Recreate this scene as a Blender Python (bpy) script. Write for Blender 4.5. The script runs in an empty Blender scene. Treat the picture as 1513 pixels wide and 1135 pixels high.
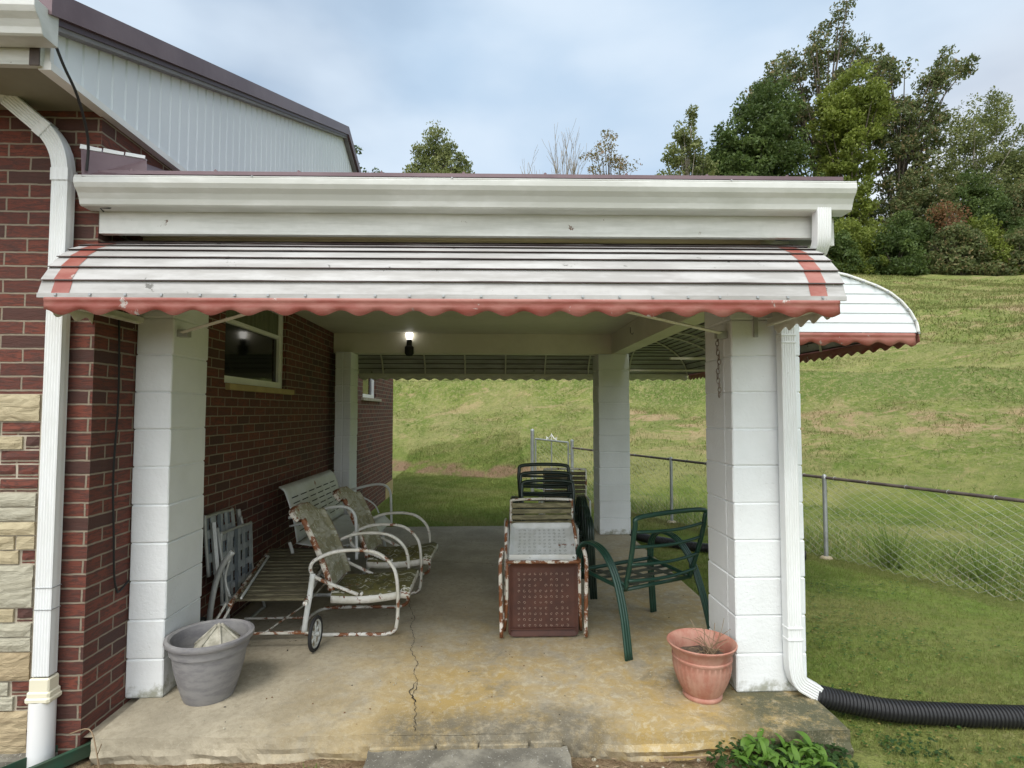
import bpy, math, random
import numpy as np
from mathutils import Vector, Matrix
random.seed(7); RNG=np.random.default_rng(11)
sc=bpy.context.scene; COL=sc.collection; R=math.radians
SKEW=-0.0196            # the front edge of the porch is not quite square to the house

# ---------------------------------------------------------------- mesh builder
class MB:
    def __init__(s): s.v=[]; s.f=[]; s.m=[]; s.cur=0
    def mat(s,i): s.cur=i; return s
    def add(s,vs,fs):
        o=len(s.v); s.v+= [tuple(v) for v in vs]
        for f in fs: s.f.append(tuple(o+i for i in f)); s.m.append(s.cur)
        return s
    def box(s,x0,x1,y0,y1,z0,z1,M=None):
        vs=[Vector((x,y,z)) for z in (z0,z1) for y in (y0,y1) for x in (x0,x1)]
        if M: vs=[M@v for v in vs]
        return s.add(vs,[(0,2,3,1),(4,5,7,6),(0,1,5,4),(2,6,7,3),(0,4,6,2),(1,3,7,5)])
    def bbox(s,x0,x1,y0,y1,z0,z1,b=.006,M=None,jit=0):
        # box with chamfered vertical and horizontal edges
        bm=[]; xs=(x0,x0+b,x1-b,x1); ys=(y0,y0+b,y1-b,y1); zs=(z0,z0+b,z1-b,z1)
        vs={};V=[]
        def vid(i,j,k):
            n=(i in(0,3))+(j in(0,3))+(k in(0,3))
            if n!=1: return None
            if (i,j,k) not in vs:
                vs[(i,j,k)]=len(V); V.append(Vector((xs[i],ys[j],zs[k]))+Vector([random.uniform(-jit,jit) for _ in range(3)]))
            return vs[(i,j,k)]
        F=[]
        for a in (0,3):
            F.append([vid(a,1,1),vid(a,2,1),vid(a,2,2),vid(a,1,2)][::1 if a else -1])
            F.append([vid(1,a,1),vid(2,a,1),vid(2,a,2),vid(1,a,2)][::-1 if a else 1])
            F.append([vid(1,1,a),vid(2,1,a),vid(2,2,a),vid(1,2,a)][::1 if a else -1])
        # edges
        for a in (0,3):
            ia=1 if a==0 else 2
            for b_ in (0,3):
                ib=1 if b_==0 else 2
                F.append([vid(a,ib,1),vid(ia,b_,1),vid(ia,b_,2),vid(a,ib,2)])
                F.append([vid(a,1,ib),vid(ia,1,b_),vid(ia,2,b_),vid(a,2,ib)])
                F.append([vid(1,a,ib),vid(1,ia,b_),vid(2,ia,b_),vid(2,a,ib)])
                for c in (0,3):
                    ic=1 if c==0 else 2
                    F.append([vid(a,ib,ic),vid(ia,b_,ic),vid(ia,ib,c)])
        if M: V=[M@v for v in V]
        return s.add(V,F)
    def tube(s,pts,r,n=8,closed=False,sm=0,flat=1.0,cap=True,up=None):
        pts=[Vector(p) for p in pts]
        if sm: pts=smooth(pts,sm,closed)
        N=len(pts); T=[]
        for i in range(N):
            a=pts[(i-1)%N] if (closed or i>0) else pts[i]; b=pts[(i+1)%N] if (closed or i<N-1) else pts[i]
            d=(b-a); T.append(d.normalized() if d.length>1e-9 else Vector((0,0,1)))
        u=Vector(up) if up else (Vector((0,0,1)) if abs(T[0].z)<.9 else Vector((1,0,0)))
        u=(u-T[0]*u.dot(T[0])).normalized(); o=len(s.v)
        for i in range(N):
            u=(u-T[i]*u.dot(T[i])); u=u.normalized() if u.length>1e-6 else Vector((1,0,0)); w=T[i].cross(u)
            ri=r(i/(N-1)) if callable(r) else r
            for k in range(n):
                a=2*math.pi*k/n; p=pts[i]+u*(math.cos(a)*ri*flat)+w*(math.sin(a)*ri); s.v.append(tuple(p))
        for i in range(N if closed else N-1):
            j=(i+1)%N
            for k in range(n):
                l=(k+1)%n; s.f.append((o+i*n+k,o+i*n+l,o+j*n+l,o+j*n+k)); s.m.append(s.cur)
        if cap and not closed:
            s.f.append(tuple(o+k for k in range(n))[::-1]); s.m.append(s.cur)
            s.f.append(tuple(o+(N-1)*n+k for k in range(n))); s.m.append(s.cur)
        return s
    def lathe(s,prof,c=(0,0,0),n=48,fn=None):
        o=len(s.v)
        for (r,z) in prof:
            for k in range(n):
                a=2*math.pi*k/n; rr=fn(r,z,a) if fn else r
                s.v.append((c[0]+rr*math.cos(a),c[1]+rr*math.sin(a),c[2]+z))
        for i in range(len(prof)-1):
            for k in range(n):
                l=(k+1)%n; s.f.append((o+i*n+k,o+i*n+l,o+(i+1)*n+l,o+(i+1)*n+k)); s.m.append(s.cur)
        return s
    def grid(s,nu,nv,fn):
        o=len(s.v)
        for j in range(nv+1):
            for i in range(nu+1): s.v.append(tuple(fn(i/nu,j/nv)))
        for j in range(nv):
            for i in range(nu):
                a=o+j*(nu+1)+i; s.f.append((a,a+1,a+nu+2,a+nu+1)); s.m.append(s.cur)
        return s
    def sweepx(s,prof,x0,x1):    # open strip profile [(y,z)] swept along X
        n=len(prof); return s.add([(x,y,z) for x in (x0,x1) for y,z in prof],[(i,i+1,n+i+1,n+i) for i in range(n-1)])
    def build(s,name,mats,parent=None,smooth=False,solid=0,auto=None,loc=None):
        me=bpy.data.meshes.new(name); me.from_pydata(s.v,[],s.f); me.validate(verbose=False)
        mats=mats if isinstance(mats,(list,tuple)) else [mats]
        for m in mats: me.materials.append(m)
        if len(me.polygons)==len(s.m): me.polygons.foreach_set('material_index',s.m)
        if smooth or auto: me.polygons.foreach_set('use_smooth',[True]*len(me.polygons))
        if auto:
            try: me.set_sharp_from_angle(angle=R(auto))
            except Exception: pass
        boxuv(me); o=bpy.data.objects.new(name,me); COL.objects.link(o)
        if parent: o.parent=parent
        if loc: o.location=loc
        if solid:
            md=o.modifiers.new('Solidify','SOLIDIFY'); md.thickness=solid; md.offset=0
        return o
def boxuv(me):
    n=len(me.polygons)
    if not n: return
    uv=me.uv_layers.new(name='UVMap')
    co=np.empty(len(me.vertices)*3,np.float32); me.vertices.foreach_get('co',co); co=co.reshape(-1,3)
    li=np.empty(len(me.loops),np.int32); me.loops.foreach_get('vertex_index',li)
    nr=np.empty(n*3,np.float32); me.polygons.foreach_get('normal',nr); nr=np.abs(nr.reshape(-1,3))
    lt=np.empty(n,np.int32); me.polygons.foreach_get('loop_total',lt)
    ax=np.repeat(np.argmax(nr+np.array([.001,0,0]),axis=1),lt); c=co[li]
    U=np.where(ax==0,c[:,1],c[:,0]); V=np.where(ax==2,c[:,1],c[:,2])
    uv.data.foreach_set('uv',np.stack([U,V],1).astype(np.float32).ravel())
def smooth(pts,k=4,closed=False):
    out=[];N=len(pts)
    rng=range(N if closed else N-1)
    for i in rng:
        p=[pts[(i+d)%N] if closed else pts[max(0,min(N-1,i+d))] for d in (-1,0,1,2)]
        for j in range(k):
            t=j/k; t2=t*t;t3=t2*t
            out.append(.5*((2*p[1])+(p[2]-p[0])*t+(2*p[0]-5*p[1]+4*p[2]-p[3])*t2+(3*p[1]-p[0]-3*p[2]+p[3])*t3))
    if not closed: out.append(pts[-1])
    return out
def npmesh(name,verts,k,mat,parent=None):     # verts (N,k,3) separate polygons
    N=len(verts); me=bpy.data.meshes.new(name); me.vertices.add(N*k); me.vertices.foreach_set('co',verts.astype(np.float32).ravel())
    me.loops.add(N*k); me.loops.foreach_set('vertex_index',np.arange(N*k,dtype=np.int32))
    me.polygons.add(N); me.polygons.foreach_set('loop_start',np.arange(0,N*k,k,dtype=np.int32))
    me.update(calc_edges=True); me.materials.append(mat)
    o=bpy.data.objects.new(name,me); COL.objects.link(o)
    if parent: o.parent=parent
    return o
def tag(o,label=None,cat=None,group=None,kind=None):
    if label: o['label']=label
    if cat: o['category']=cat
    if group: o['group']=group
    if kind: o['kind']=kind
    return o
def empty(name,loc=(0,0,0),rz=0,**k):
    o=bpy.data.objects.new(name,None); o.empty_display_size=.1; COL.objects.link(o); o.location=loc; o.rotation_euler=(0,0,rz); return tag(o,**k)
def copy_tree(o,parent=None):
    c=o.copy(); COL.objects.link(c); c.parent=parent
    for ch in list(o.children): copy_tree(ch,c)
    return c

# ---------------------------------------------------------------- materials
class NT:
    def __init__(s,name):
        s.mat=bpy.data.materials.new(name); s.mat.use_nodes=True; s.t=s.mat.node_tree; s.t.nodes.clear()
        s.out=s.n('ShaderNodeOutputMaterial'); s.bs=s.n('ShaderNodeBsdfPrincipled'); s.l(s.bs.outputs[0],s.out.inputs[0])
    def n(s,t,**k):
        x=s.t.nodes.new(t)
        for a,b in k.items(): setattr(x,a,b)
        return x
    def l(s,a,b): s.t.links.new(a,b)
    def coord(s,kind='Object'): return s.n('ShaderNodeTexCoord').outputs[kind]
    def pos(s): return s.n('ShaderNodeNewGeometry').outputs['Position']
    def mapv(s,v,scale=(1,1,1),loc=(0,0,0)):
        m=s.n('ShaderNodeMapping'); m.inputs['Scale'].default_value=scale; m.inputs['Location'].default_value=loc; s.l(v,m.inputs[0]); return m.outputs[0]
    def noise(s,v,sc=5,det=4,ro=.55,dist=0):
        x=s.n('ShaderNodeTexNoise'); x.inputs['Scale'].default_value=sc; x.inputs['Detail'].default_value=det; x.inputs['Roughness'].default_value=ro; x.inputs['Distortion'].default_value=dist
        s.l(v,x.inputs['Vector']); return x.outputs['Fac']
    def ramp(s,f,a,b,c0=0,c1=1):
        x=s.n('ShaderNodeMapRange'); x.inputs[1].default_value=a; x.inputs[2].default_value=b; x.inputs[3].default_value=c0; x.inputs[4].default_value=c1; x.interpolation_type='SMOOTHSTEP'
        s.l(f,x.inputs[0]); return x.outputs[0]
    def math(s,op,a,b=None):
        x=s.n('ShaderNodeMath',operation=op)
        for i,q in enumerate((a,b)):
            if q is None: continue
            if isinstance(q,(int,float)): x.inputs[i].default_value=q
            else: s.l(q,x.inputs[i])
        return x.outputs[0]
    def mix(s,f,a,b,bt='MIX'):
        x=s.n('ShaderNodeMix',data_type='RGBA',blend_type=bt)
        for i,q in ((0,f),(6,a),(7,b)):
            if isinstance(q,(int,float)): x.inputs[i].default_value=q
            elif isinstance(q,(tuple,list)): x.inputs[i].default_value=(*q,1)
            else: s.l(q,x.inputs[i])
        return x.outputs[2]
    def bump(s,h,st=.3,d=.01):
        x=s.n('ShaderNodeBump'); x.inputs['Strength'].default_value=st; x.inputs['Distance'].default_value=d; s.l(h,x.inputs['Height']); s.l(x.outputs[0],s.bs.inputs['Normal']); return x
    def fin(s,col=None,rough=.7,metal=0,spec=None):
        if col is not None:
            if isinstance(col,(tuple,list)): s.bs.inputs['Base Color'].default_value=(*col,1)
            else: s.l(col,s.bs.inputs['Base Color'])
        if isinstance(rough,(int,float)): s.bs.inputs['Roughness'].default_value=rough
        else: s.l(rough,s.bs.inputs['Roughness'])
        s.bs.inputs['Metallic'].default_value=metal
        if spec is not None: s.bs.inputs['Specular IOR Level'].default_value=spec
        return s.mat
def aged(name,base,dirt,amt=.5,sc=3,rough=.5,stretch=(1,1,1),spots=None,spot_t=.62,spot_sc=14,bump=.15,bsc=60,metal=0,spot2=None,spec=None,low=0):
    """paint with soft dirt and, optionally, hard-edged rust or bare spots"""
    m=NT(name); v=m.mapv(m.coord(),stretch)
    c=m.mix(m.ramp(m.noise(v,sc,5,.65),.38,.62,0,amt),base,dirt)
    c=m.mix(m.ramp(m.noise(m.coord(),sc*9,3),.4,.75,0,.25*amt),c,dirt)
    h=m.noise(m.coord(),bsc,3)
    if spots:
        n=m.noise(m.coord(),spot_sc,6,.7,.3)
        if low: zz=m.n('ShaderNodeSeparateXYZ'); m.l(m.coord(),zz.inputs[0]); n=m.math('ADD',n,m.ramp(zz.outputs[2],.22,.0,0,low))
        k=m.ramp(n,spot_t,spot_t+.03)
        s2=m.mix(m.noise(m.coord(),spot_sc*3,3),spots,spot2 or tuple(x*.45 for x in spots)); c=m.mix(k,c,s2)
        h=m.math('SUBTRACT',h,m.math('MULTIPLY',k,1.5))
    m.bump(h,bump,.002); return m.fin(c,rough,metal,spec)
def flat(name,col,rough=.5,metal=0,var=.15,sc=8):
    m=NT(name); d=tuple(x*(1-var) for x in col); c=m.mix(m.noise(m.coord(),sc,4),col,d); m.bump(m.noise(m.coord(),80,2),.1,.001); return m.fin(c,rough,metal)

M={}
M['white_block']=None
def block_mat():
    m=NT('painted_block'); o=m.coord(); n1=m.noise(o,45,4,.6); n2=m.noise(o,2.2,4)
    c=m.mix(m.ramp(n2,.4,.7,0,.45),(.73,.755,.76),(.58,.60,.59))
    sp=m.ramp(m.noise(o,6,5,.75),.70,.74); c=m.mix(m.math('MULTIPLY',sp,.6),c,(.42,.36,.24))
    z=m.n('ShaderNodeSeparateXYZ'); m.l(o,z.inputs[0])
    gz=m.math('ADD',m.math('MULTIPLY',z.outputs[2],-9),m.math('MULTIPLY',m.noise(o,11,5,.7),3.7))
    c=m.mix(m.ramp(gz,1.2,2.2,0,.75),c,(.17,.17,.09))
    pit=m.math('MULTIPLY',m.ramp(m.noise(o,70,2),.62,.72),m.ramp(m.noise(o,5,3),.42,.62))
    h=m.math('SUBTRACT',m.math('MULTIPLY',n1,1.0),m.math('MULTIPLY',pit,.8)); m.bump(h,.6,.005); return m.fin(c,.75)
M['white_block']=block_mat()
def brick_mat(name,c1,c2,dk,mort=(.31,.26,.19)):
    m=NT(name); uv=m.coord('UV'); b=m.n('ShaderNodeTexBrick'); b.inputs['Scale'].default_value=1; b.inputs['Brick Width'].default_value=.2127; b.inputs['Row Height'].default_value=.0677
    b.inputs['Mortar Size'].default_value=.0052; b.inputs['Mortar Smooth'].default_value=.25; b.inputs['Bias'].default_value=0; b.offset=.5
    nz=m.n('ShaderNodeTexNoise'); nz.inputs['Scale'].default_value=18; nz.inputs['Detail'].default_value=3; m.l(uv,nz.inputs['Vector'])
    w=m.n('ShaderNodeVectorMath',operation='MULTIPLY_ADD'); m.l(nz.outputs['Color'],w.inputs[0]); w.inputs[1].default_value=(.008,.0065,0); m.l(uv,w.inputs[2])
    m.l(w.outputs[0],b.inputs['Vector'])
    b.inputs['Color1'].default_value=(0,0,0,1); b.inputs['Color2'].default_value=(1,1,1,1); b.inputs['Mortar'].default_value=(.5,.5,.5,1)
    rnd=b.outputs['Color']; c=m.mix(m.ramp(rnd,.0,.75),c1,c2); c=m.mix(m.ramp(rnd,.84,.88,0,.8),c,dk)
    v=m.mapv(uv,(14,70,1)); n=m.noise(v,1,5,.75,.8); c=m.mix(m.ramp(n,.42,.60,0,.85),c,dk)
    c=m.mix(m.ramp(m.noise(uv,1.3,3),.35,.7,0,.35),c,c2)
    wh=m.ramp(m.noise(m.mapv(uv,(3,1,1)),16,5,.8),.74,.78); c=m.mix(m.math('MULTIPLY',wh,.35),c,(.6,.52,.42))
    mo=m.mix(m.noise(uv,30,3),mort,tuple(x*.62 for x in mort)); c=m.mix(b.outputs['Fac'],c,mo)
    h=m.math('SUBTRACT',m.math('MULTIPLY',n,.8),b.outputs['Fac']); m.bump(h,1.0,.008); return m.fin(c,.85)
M['brick']=brick_mat('red_brick',(.195,.052,.031),(.115,.034,.023),(.06,.030,.024))
M['slab']=None
def slab_mat():
    m=NT('stained_concrete'); o=m.pos(); x=m.n('ShaderNodeSeparateXYZ'); m.l(o,x.inputs[0]); X,Y,Z=x.outputs
    n=m.noise(o,2.0,6,.62,.4); n2=m.noise(o,26,5,.75); n3=m.noise(o,7,5,.7,.8)
    c=m.mix(m.ramp(n,.33,.68),(.44,.39,.29),(.295,.26,.19)); c=m.mix(m.ramp(n2,.42,.68,0,.5),c,(.22,.19,.13))
    st=m.math('MULTIPLY',m.ramp(Y,1.9,.05),m.ramp(X,.3,1.7)); st=m.math('MAXIMUM',st,m.math('MULTIPLY',m.ramp(X,2.1,2.9),m.ramp(Y,4.3,1.2,.2,.8)))
    f=m.math('MULTIPLY',st,m.ramp(m.math('ADD',m.math('MULTIPLY',n3,.6),m.math('MULTIPLY',m.noise(o,1.1,4),.5)),.40,.68)); c=m.mix(m.math('MULTIPLY',f,.80),c,(.41,.275,.07))
    c=m.mix(m.math('MULTIPLY',st,m.ramp(m.noise(o,15,5,.8,.5),.50,.62,0,.55)),c,(.52,.46,.33))
    c=m.mix(m.math('MULTIPLY',st,m.ramp(m.noise(o,3.1,5,.8,.5),.52,.68,0,.5)),c,(.15,.135,.10))
    mo=m.math('MULTIPLY',m.ramp(X,2.75,3.15),m.ramp(Y,.35,-.15)); mo=m.math('MULTIPLY',mo,m.ramp(m.noise(o,5,6,.8),.3,.55)); c=m.mix(mo,c,(.075,.075,.04))
    dk=m.math('MULTIPLY',m.ramp(Y,-.1,-.33),m.math('MULTIPLY',m.ramp(X,1.1,1.3),m.ramp(X,2.5,2.2))); c=m.mix(m.math('MULTIPLY',dk,m.ramp(m.noise(o,14,5,.8),.3,.6,.2,.8)),c,(.11,.10,.075))
    ag=m.n('ShaderNodeTexVoronoi'); ag.inputs['Scale'].default_value=95; m.l(o,ag.inputs['Vector'])
    c=m.mix(m.ramp(ag.outputs['Distance'],.22,.12,0,.35),c,(.5,.47,.38))
    m.bump(m.math('ADD',n2,m.math('MULTIPLY',m.noise(o,120,3),.6)),.5,.005); return m.fin(c,.88)
M['slab']=slab_mat()
M['concrete_dark']=aged('dark_aggregate',(.25,.235,.19),(.12,.112,.09),.95,5,.9,spots=(.50,.48,.42),spot_t=.585,spot_sc=75,bump=.8,bsc=70)
M['awning']=aged('awning_paint',(.44,.435,.425),(.30,.29,.275),.85,2.4,.65,(.8,3,5),spots=(.18,.175,.16),spot_t=.65,spot_sc=9,bump=.1)
M['awning_red']=aged('awning_red',(.25,.062,.045),(.35,.15,.12),.8,3,.5,(1,1,4),spots=(.58,.50,.46),spot_t=.625,spot_sc=7,bump=.1)
M['awning_in']=aged('awning_underside',(.70,.68,.60),(.54,.52,.44),.6,3,.6)
M['lap']=aged('dark_lap_joint',(.085,.060,.058),(.03,.022,.02),.7,4,.8)  # dark joint paint that also stands in for shade under the slat laps
M['gutter']=aged('gutter_paint',(.60,.61,.585),(.42,.43,.39),.7,1.8,.4,(.8,2,3),spots=(.24,.25,.20),spot_t=.70,spot_sc=6,bump=.08)
M['downspout']=aged('downspout_paint',(.74,.76,.76),(.60,.61,.58),.4,3,.4,(3,3,.8),spots=(.44,.48,.40),spot_t=.69,spot_sc=9,bump=.05)
M['wood_white']=aged('peeling_board',(.64,.65,.62),(.45,.46,.42),.8,2.5,.6,(.5,1,5),spots=(.20,.12,.075),spot_t=.645,spot_sc=8,bump=.3,bsc=40)
M['cream']=aged('ceiling_paint',(.73,.70,.60),(.58,.55,.45),.5,1.2,.55)
M['soffit']=aged('soffit_paint',(.25,.24,.18),(.2,.19,.14),.5,2,.7)
M['siding']=aged('white_siding',(.74,.78,.81),(.64,.68,.72),.4,1.5,.45)
M['maroon']=aged('maroon_metal',(.125,.078,.088),(.20,.14,.15),.5,2,.38,metal=.2)
M['maroon_dark']=flat('maroon_dark',(.05,.02,.028),.4)
M['trim']=aged('white_trim',(.80,.80,.79),(.6,.6,.56),.4,3,.4)
M['glass']=None
def glass_mat():
    m=NT('window_glass'); m.bs.inputs['IOR'].default_value=1.5; return m.fin((.006,.007,.007),.06,0,.35)
M['glass']=glass_mat()
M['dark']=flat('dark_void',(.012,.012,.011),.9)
M['curtain']=aged('curtain',(.15,.155,.10),(.08,.085,.05),.7,9,.8,(6,6,.4))
M['sill']=aged('stone_sill',(.42,.33,.15),(.30,.23,.1),.5,6,.8)
def rusty(name,base,t,dirt=(.5,.48,.4),sc=11,rust=(.30,.11,.035),amt=.5,rough=.55):
    return aged(name,base,dirt,amt,4,rough,spots=rust,spot_t=t,spot_sc=sc,bump=.45,bsc=50,spot2=(.07,.025,.014),low=.055)
M['rust_white']=rusty('rusty_white_tube',(.70,.69,.64),.55,amt=.8)
M['rust_more']=rusty('very_rusty_white',(.74,.69,.62),.475,sc=14,amt=.8)
M['rust_little']=rusty('white_enamel',(.62,.64,.63),.66,(.42,.43,.38))
def moldy(name,a,b,t):
    m=NT(name); o=m.coord(); g=m.noise(m.mapv(o,(5,5,14)),1,6,.7,.6)
    c=m.mix(m.ramp(g,t-.06,t+.07),a,b); k=m.ramp(m.noise(m.mapv(o,(10,26,20)),1,6,.75,.8),.57,.60); c=m.mix(k,c,(.66,.66,.58))
    r=m.ramp(m.noise(o,9,6,.75),.62,.65); c=m.mix(r,c,(.24,.10,.03)); m.bump(m.math('ADD',g,k),.4,.004); return m.fin(c,.7)
M['mold']=moldy('mildewed_green_seat',(.13,.12,.035),(.085,.08,.03),.5)
M['mold_light']=moldy('mildewed_back',(.30,.28,.18),(.46,.44,.36),.52)
M['rust_pan']=aged('brown_rust',(.085,.030,.018),(.05,.018,.012),.8,6,.65,spots=(.16,.075,.045),spot_t=.66,spot_sc=18,bump=.5)
M['chip']=flat('bare_metal_dots',(.42,.30,.23),.5,0,.4,40)
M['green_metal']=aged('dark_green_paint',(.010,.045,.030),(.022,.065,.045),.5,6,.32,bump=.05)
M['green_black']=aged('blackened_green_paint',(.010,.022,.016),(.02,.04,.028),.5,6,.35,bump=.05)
M['strap_dark']=aged('dark_strap',(.045,.055,.042),(.08,.085,.06),.6,8,.7)
M['strap_tan']=aged('weathered_strap',(.26,.235,.13),(.11,.10,.05),.9,9,.7,(1,1,5))
M['slat_brown']=aged('weathered_slat',(.15,.135,.08),(.06,.05,.028),.9,7,.75,(1,6,1),bump=.3)
M['grey_alu']=aged('grey_aluminium',(.42,.43,.41),(.26,.27,.25),.6,6,.45,metal=.25)
M['grey_dull']=aged('dull_grey_trim',(.20,.19,.19),(.12,.11,.11),.5,6,.6)
M['web_grey']=aged('grey_webbing',(.36,.39,.40),(.22,.24,.24),.6,14,.8)
M['web_blue']=aged('bluegrey_webbing',(.17,.20,.23),(.10,.12,.13),.6,14,.8)
M['rubber']=flat('black_rubber',(.018,.018,.018),.8)
M['grey_pot']=aged('grey_plastic',(.175,.17,.178),(.26,.255,.25),.8,9,.6,(1,1,3),spots=(.33,.31,.26),spot_t=.70,spot_sc=12)
M['terracotta']=aged('faded_terracotta_plastic',(.36,.15,.105),(.46,.27,.205),.7,7,.65,(1.5,1.5,1),spots=(.50,.36,.28),spot_t=.69,spot_sc=10)
M['soil']=aged('potting_soil',(.05,.036,.026),(.11,.08,.055),.9,40,.95,bump=1,bsc=60,spots=(.3,.27,.2),spot_t=.70,spot_sc=60)
M['stone_cap']=aged('weathered_stone_cap',(.42,.40,.33),(.22,.21,.16),.8,16,.9,bump=.8)
M['twig']=flat('dry_twig',(.24,.17,.10),.8)
M['hose']=flat('black_hose',(.016,.016,.017),.42)
M['galv']=aged('galvanised_steel',(.40,.42,.43),(.27,.28,.28),.7,8,.4,metal=.5)
M['rust_rail']=aged('rusty_rail',(.055,.04,.034),(.11,.085,.07),.8,5,.65)
M['wire']=aged('wire',(.34,.345,.32),(.22,.21,.17),.7,3,.45,metal=.3)
M['cable']=flat('black_cable',(.012,.012,.012),.6)
M['chain']=aged('rusted_chain',(.16,.12,.09),(.3,.28,.25),.7,30,.5,metal=.5)
M['cream_pvc']=flat('cream_adapter',(.74,.70,.54),.5,0,.1)
M['white_pvc']=flat('white_pipe',(.78,.78,.77),.4,0,.06)
M['drain_green']=aged('green_drain_pan',(.022,.075,.045),(.04,.05,.03),.6,9,.5)
M['bark']=aged('bark',(.10,.08,.06),(.05,.04,.03),.8,6,.9,(1,1,.3),bump=.8,bsc=20)
M['barkp']=aged('pale_bark',(.30,.27,.23),(.18,.16,.13),.8,4,.9,(1,1,.3),bump=.5,bsc=20)
M['crack']=flat('crack_dark',(.035,.03,.024),.95)
def stonem(name,a,b):
    m=NT(name); o=m.coord(); n=m.noise(m.mapv(o,(4,4,12)),1.6,6,.65,1.0); c=m.mix(m.ramp(n,.3,.7),a,b); m.bump(n,.9,.02); return m.fin(c,.85)
M['st_y']=stonem('yellow_sandstone',(.46,.40,.26),(.38,.32,.20)); M['st_g']=stonem('grey_sandstone',(.43,.41,.32),(.35,.33,.25)); M['st_t']=stonem('tan_sandstone',(.42,.34,.21),(.32,.25,.15))
M['mortar']=aged('mortar',(.42,.37,.29),(.28,.25,.19),.7,20,.9,bump=.5)
def emis(name,col,st):
    m=NT(name); m.bs.inputs['Emission Color'].default_value=(*col,1); m.bs.inputs['Emission Strength'].default_value=st; return m.fin((.9,.9,.9),.3)
M['bulb']=emis('lit_bulb',(1,.97,.9),2.0)

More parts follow.
